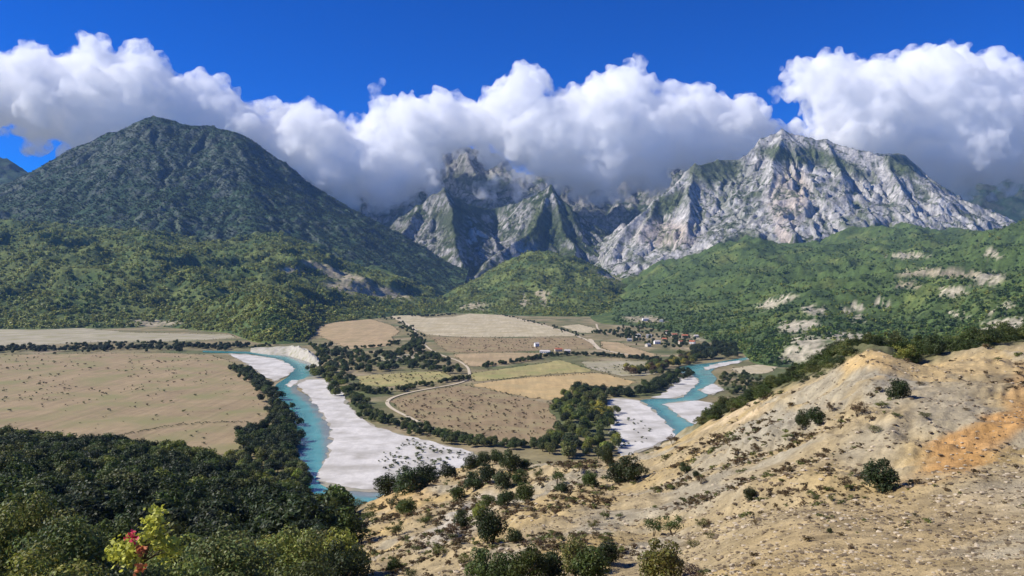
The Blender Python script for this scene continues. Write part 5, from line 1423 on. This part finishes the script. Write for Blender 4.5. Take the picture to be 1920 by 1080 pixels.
def cloud_tree():
    g = bpy.data.node_groups.new('cloud_hull', 'GeometryNodeTree')
    g.interface.new_socket('Geometry', in_out='INPUT', socket_type='NodeSocketGeometry')
    g.interface.new_socket('Geometry', in_out='OUTPUT', socket_type='NodeSocketGeometry')
    vs = g.interface.new_socket('Voxel', in_out='INPUT', socket_type='NodeSocketFloat'); vs.default_value = 30
    am = g.interface.new_socket('Amp', in_out='INPUT', socket_type='NodeSocketFloat'); am.default_value = 1
    n, L = g.nodes, g.links
    gi = n.new('NodeGroupInput'); go = n.new('NodeGroupOutput')
    mp = n.new('GeometryNodeMeshToPoints'); ra = n.new('GeometryNodeInputNamedAttribute'); ra.data_type = 'FLOAT'; ra.inputs['Name'].default_value = 'rad'
    pv = n.new('GeometryNodePointsToVolume'); pv.resolution_mode = 'VOXEL_SIZE'
    vm = n.new('GeometryNodeVolumeToMesh'); vm.inputs['Threshold'].default_value = 0.1
    L.new(gi.outputs['Geometry'], mp.inputs[0]); L.new(ra.outputs['Attribute'], mp.inputs['Radius'])
    L.new(mp.outputs[0], pv.inputs['Points']); L.new(gi.outputs['Voxel'], pv.inputs['Voxel Size']); L.new(ra.outputs['Attribute'], pv.inputs['Radius'])
    L.new(pv.outputs[0], vm.inputs[0])
    cur = vm.outputs[0]
    for kind, sc, a in (('V', 1 / 260., 140.), ('V', 1 / 110., 70.), ('V', 1 / 48., 26.), ('N', 1 / 40., 16.)):
        sp = n.new('GeometryNodeSetPosition'); no = n.new('GeometryNodeInputNormal'); po = n.new('GeometryNodeInputPosition')
        ma = n.new('ShaderNodeMath'); ma.operation = 'MULTIPLY_ADD'
        if kind == 'V':
            tx = n.new('ShaderNodeTexVoronoi'); tx.feature = 'SMOOTH_F1'; tx.inputs['Smoothness'].default_value = .25
            tx.inputs['Scale'].default_value = sc; L.new(tx.outputs['Distance'], ma.inputs[0]); ma.inputs[1].default_value = -a; ma.inputs[2].default_value = a * .45
        else:
            tx = n.new('ShaderNodeTexNoise'); tx.inputs['Scale'].default_value = sc; tx.inputs['Detail'].default_value = 3
            L.new(tx.outputs[0], ma.inputs[0]); ma.inputs[1].default_value = a * 2; ma.inputs[2].default_value = -a
        L.new(po.outputs[0], tx.inputs['Vector'])
        m2 = n.new('ShaderNodeMath'); m2.operation = 'MULTIPLY'; L.new(ma.outputs[0], m2.inputs[0]); L.new(gi.outputs['Amp'], m2.inputs[1])
        ve = n.new('ShaderNodeVectorMath'); ve.operation = 'SCALE'; L.new(no.outputs[0], ve.inputs[0]); L.new(m2.outputs[0], ve.inputs['Scale'])
        L.new(cur, sp.inputs['Geometry']); L.new(ve.outputs[0], sp.inputs['Offset'])
        cur = sp.outputs[0]
    mv = n.new('GeometryNodeMeshToVolume'); mv.resolution_mode = 'VOXEL_SIZE'; mv.inputs['Interior Band Width'].default_value = 60
    h_ = n.new('ShaderNodeMath'); h_.operation = 'MULTIPLY'; h_.inputs[1].default_value = .66; L.new(gi.outputs['Voxel'], h_.inputs[0])
    L.new(h_.outputs[0], mv.inputs['Voxel Size']); L.new(cur, mv.inputs['Mesh'])
    v2 = n.new('GeometryNodeVolumeToMesh'); v2.inputs['Threshold'].default_value = .08; L.new(mv.outputs[0], v2.inputs[0])
    L.new(v2.outputs[0], go.inputs[0])
    return g
CLOUD_GN = cloud_tree()

def puff_hull(name, pts, rad, mat, voxel, amp, parent=None):
    me = bpy.data.meshes.new(name + '_puffs'); me.from_pydata([tuple(p) for p in pts], [], [])
    a = me.attributes.new('rad', 'FLOAT', 'POINT'); a.data.foreach_set('value', np.asarray(rad, np.float32))
    o = bpy.data.objects.new(name, me); COL.objects.link(o)
    md = o.modifiers.new('hull', 'NODES'); md.node_group = CLOUD_GN
    for it in CLOUD_GN.interface.items_tree:
        if it.name == 'Voxel': md[it.identifier] = float(voxel)
        if it.name == 'Amp': md[it.identifier] = float(amp)
    dg = bpy.context.evaluated_depsgraph_get()
    ev = o.evaluated_get(dg)
    hm = bpy.data.meshes.new_from_object(ev, depsgraph=dg)
    o.modifiers.clear(); o.data = hm
    hm.materials.clear(); hm.materials.append(mat)
    bpy.data.meshes.remove(me)
    if parent: o.parent = parent
    return o

def seg_dist(px, py, poly):
    best = np.full(np.shape(px), 1e9)
    poly = np.asarray(poly, float)
    for a, b in zip(poly, np.roll(poly, -1, 0)):
        d = b - a; t = np.clip(((px - a[0]) * d[0] + (py - a[1]) * d[1]) / (d @ d + 1e-9), 0, 1)
        best = np.minimum(best, np.hypot(px - a[0] - t * d[0], py - a[1] - t * d[1]))
    return best

def cloud(name, outline, Y, depth, seed, label, n=260, voxel=34, amp=1.0, slant=0.0, wisps=True, rmax=90, mat=None):
    """fill a cloud's outline (photo pixels at distance Y) with puffs, rounder and smaller towards the rim"""
    rng = np.random.default_rng(seed)
    ol = np.asarray(outline, float)
    lo, hi = ol.min(0), ol.max(0)
    pts = []; rad = []
    cand = rng.uniform(lo, hi, (n * 25, 2))
    cand = cand[in_poly(cand[:, 0], cand[:, 1], ol)]
    dd = seg_dist(cand[:, 0], cand[:, 1], ol)
    k = 0
    for (px, py), d in zip(cand, dd):
        if k >= n: break
        if d < 7: continue
        r = min(d * 0.92, rmax * rng.uniform(.35, 1.0))
        half = depth * (0.25 + 0.75 * min(1, d / 70.))
        yy = Y + rng.uniform(-half, half) + slant * (px - ol[:, 0].mean())
        pts.append(P(px, py, yy)); rad.append(r * yy / FP); k += 1
    rim = resample(np.concatenate([ol, ol[:1]]), int(n * .35))
    for px, py in rim:                        # small knobs breaking up the rim
        if rng.random() < .6:
            r = rng.uniform(9, 19); yy = Y + rng.uniform(-.4, .4) * depth
            pts.append(P(px + rng.normal(0, 4), py + rng.normal(5, 4), yy)); rad.append(r * yy / FP)
    o = puff_hull(name, pts, rad, mat or M_CLOUD, voxel, amp)
    if wisps:
        wp = []; wr = []
        for p, r in zip(pts, rad):
            if r < 26 * Y / FP and rng.random() < .5:
                q = p + rng.normal(0, r * .35, 3); wp.append(q); wr.append(r * rng.uniform(.5, .95))
        w = puff_hull('fringe', wp, wr, M_WISP, voxel * 1.15, amp * 1.5, parent=o)
    tag(o, label, 'cloud', 'cumulus clouds over the mountains')
    return o

cloud('cumulus_cloud', [(-260, 120), (-120, 90), (0, 100), (40, 84), (85, 80), (112, 98), (128, 98), (150, 64), (182, 62), (197, 92), (225, 102), (250, 85), (290, 100), (314, 112), (318, 134), (350, 142), (380, 135), (432, 160), (465, 188), (500, 203), (535, 195), (590, 190), (632, 216), (665, 236),
    (690, 280), (710, 350), (690, 392), (640, 390), (590, 365), (550, 330), (510, 300), (450, 285), (400, 300), (250, 320), (150, 290), (100, 262), (60, 288), (20, 240), (-60, 250), (-260, 330)], 7350, 330, 501, 'broad white cumulus bank trailing down behind the dark left mountain', n=900, voxel=26, rmax=62)
cloud('cumulus_cloud', [(640, 250), (680, 212), (720, 190), (785, 175), (832, 175), (870, 188), (902, 190), (922, 165), (942, 140), (962, 127), (1000, 125), (1020, 142), (1024, 182), (1042, 168), (1062, 155), (1096, 155), (1130, 126), (1190, 121), (1220, 140), (1228, 172), (1262, 160), (1302, 158), (1345, 172), (1402, 180), (1440, 214), (1462, 242),
    (1450, 280), (1400, 300), (1330, 318), (1260, 330), (1200, 350), (1120, 366), (1050, 352), (1000, 330), (940, 300), (870, 285), (820, 305), (825, 350), (750, 388), (690, 395), (640, 370)], 7400, 340, 502, 'tall double-headed white cumulus hanging over the gorge in the centre', n=1000, voxel=26, rmax=62)
cloud('cumulus_cloud', [(1470, 125), (1488, 104), (1520, 112), (1545, 98), (1562, 96), (1592, 116), (1640, 110), (1682, 94), (1722, 95), (1782, 79), (1812, 96), (1862, 100), (1922, 132), (2050, 120), (2200, 160), (2250, 300), (2050, 350), (1900, 348), (1800, 362), (1740, 345), (1650, 320), (1560, 300), (1490, 270), (1470, 245), (1520, 225), (1515, 190), (1490, 170), (1476, 150)], 7700, 380, 503, 'huge white cumulus rising behind the bare grey right-hand mountain', n=800, voxel=28, rmax=66)
cloud('low_cloud', [(900, 345), (925, 330), (950, 318), (985, 315), (1012, 332), (1010, 352), (985, 362), (960, 358), (925, 366), (908, 358)], 7020, 60, 504, 'small low white cloud clinging between the two rocky gorge peaks', n=90, rmax=15, voxel=18, amp=.45, wisps=False, mat=M_WISP)
cloud('low_cloud', [(600, 345), (640, 350), (700, 335), (760, 322), (822, 330), (810, 350), (740, 372), (690, 388), (640, 380)], 7000, 40, 505, 'ragged low cloud fringe sinking behind the left gorge peak', n=120, rmax=18, voxel=20, amp=.6, wisps=False, mat=M_WISP)
cloud('cloud_shred', [(1448, 168), (1456, 163), (1466, 168), (1462, 177), (1450, 176)], 7400, 30, 507, 'tiny lone cloud shred in the blue gap beside the right cloud', n=16, rmax=6, voxel=14, amp=.25, wisps=False, mat=M_WISP)
cloud('cloud_shred', [(704, 164), (716, 154), (726, 162), (724, 176), (710, 180)], 7400, 30, 508, 'small torn cloud shred above the dip between the left and middle clouds', n=18, rmax=6, voxel=14, amp=.35, wisps=False, mat=M_WISP)
print('clouds', round(time.time() - T0, 1), [len(o.data.polygons) for o in bpy.data.objects if 'cloud' in o.name])

# ------------------------------------------------------------------ haze: the air of the valley, clouds and sky outside it
def haze():
    x0, x1, y0, y1, z0, z1 = -15000, 15000, -500, 6712, -1.5, 1300
    V = [(x, y, z) for x in (x0, x1) for y in (y0, y1) for z in (z0, z1)]
    F = [[0, 1, 3, 2], [4, 6, 7, 5], [0, 4, 5, 1], [2, 3, 7, 6], [0, 2, 6, 4], [1, 5, 7, 3]]
    m = bpy.data.materials.new('valley_air')
    t, n, L = nodes_of(m)
    out = N(n, 'ShaderNodeOutputMaterial'); v = N(n, 'ShaderNodeVolumePrincipled')
    v.inputs['Color'].default_value = (.30, .55, 1, 1); v.inputs['Density'].default_value = 2.3e-5; v.inputs['Anisotropy'].default_value = .0
    L.new(v.outputs[0], out.inputs['Volume'])
    o = mesh_obj('haze', V, F, m)
    tag(o, 'thin bluish air filling the valley before the mountains', 'haze', None, 'stuff')
haze()
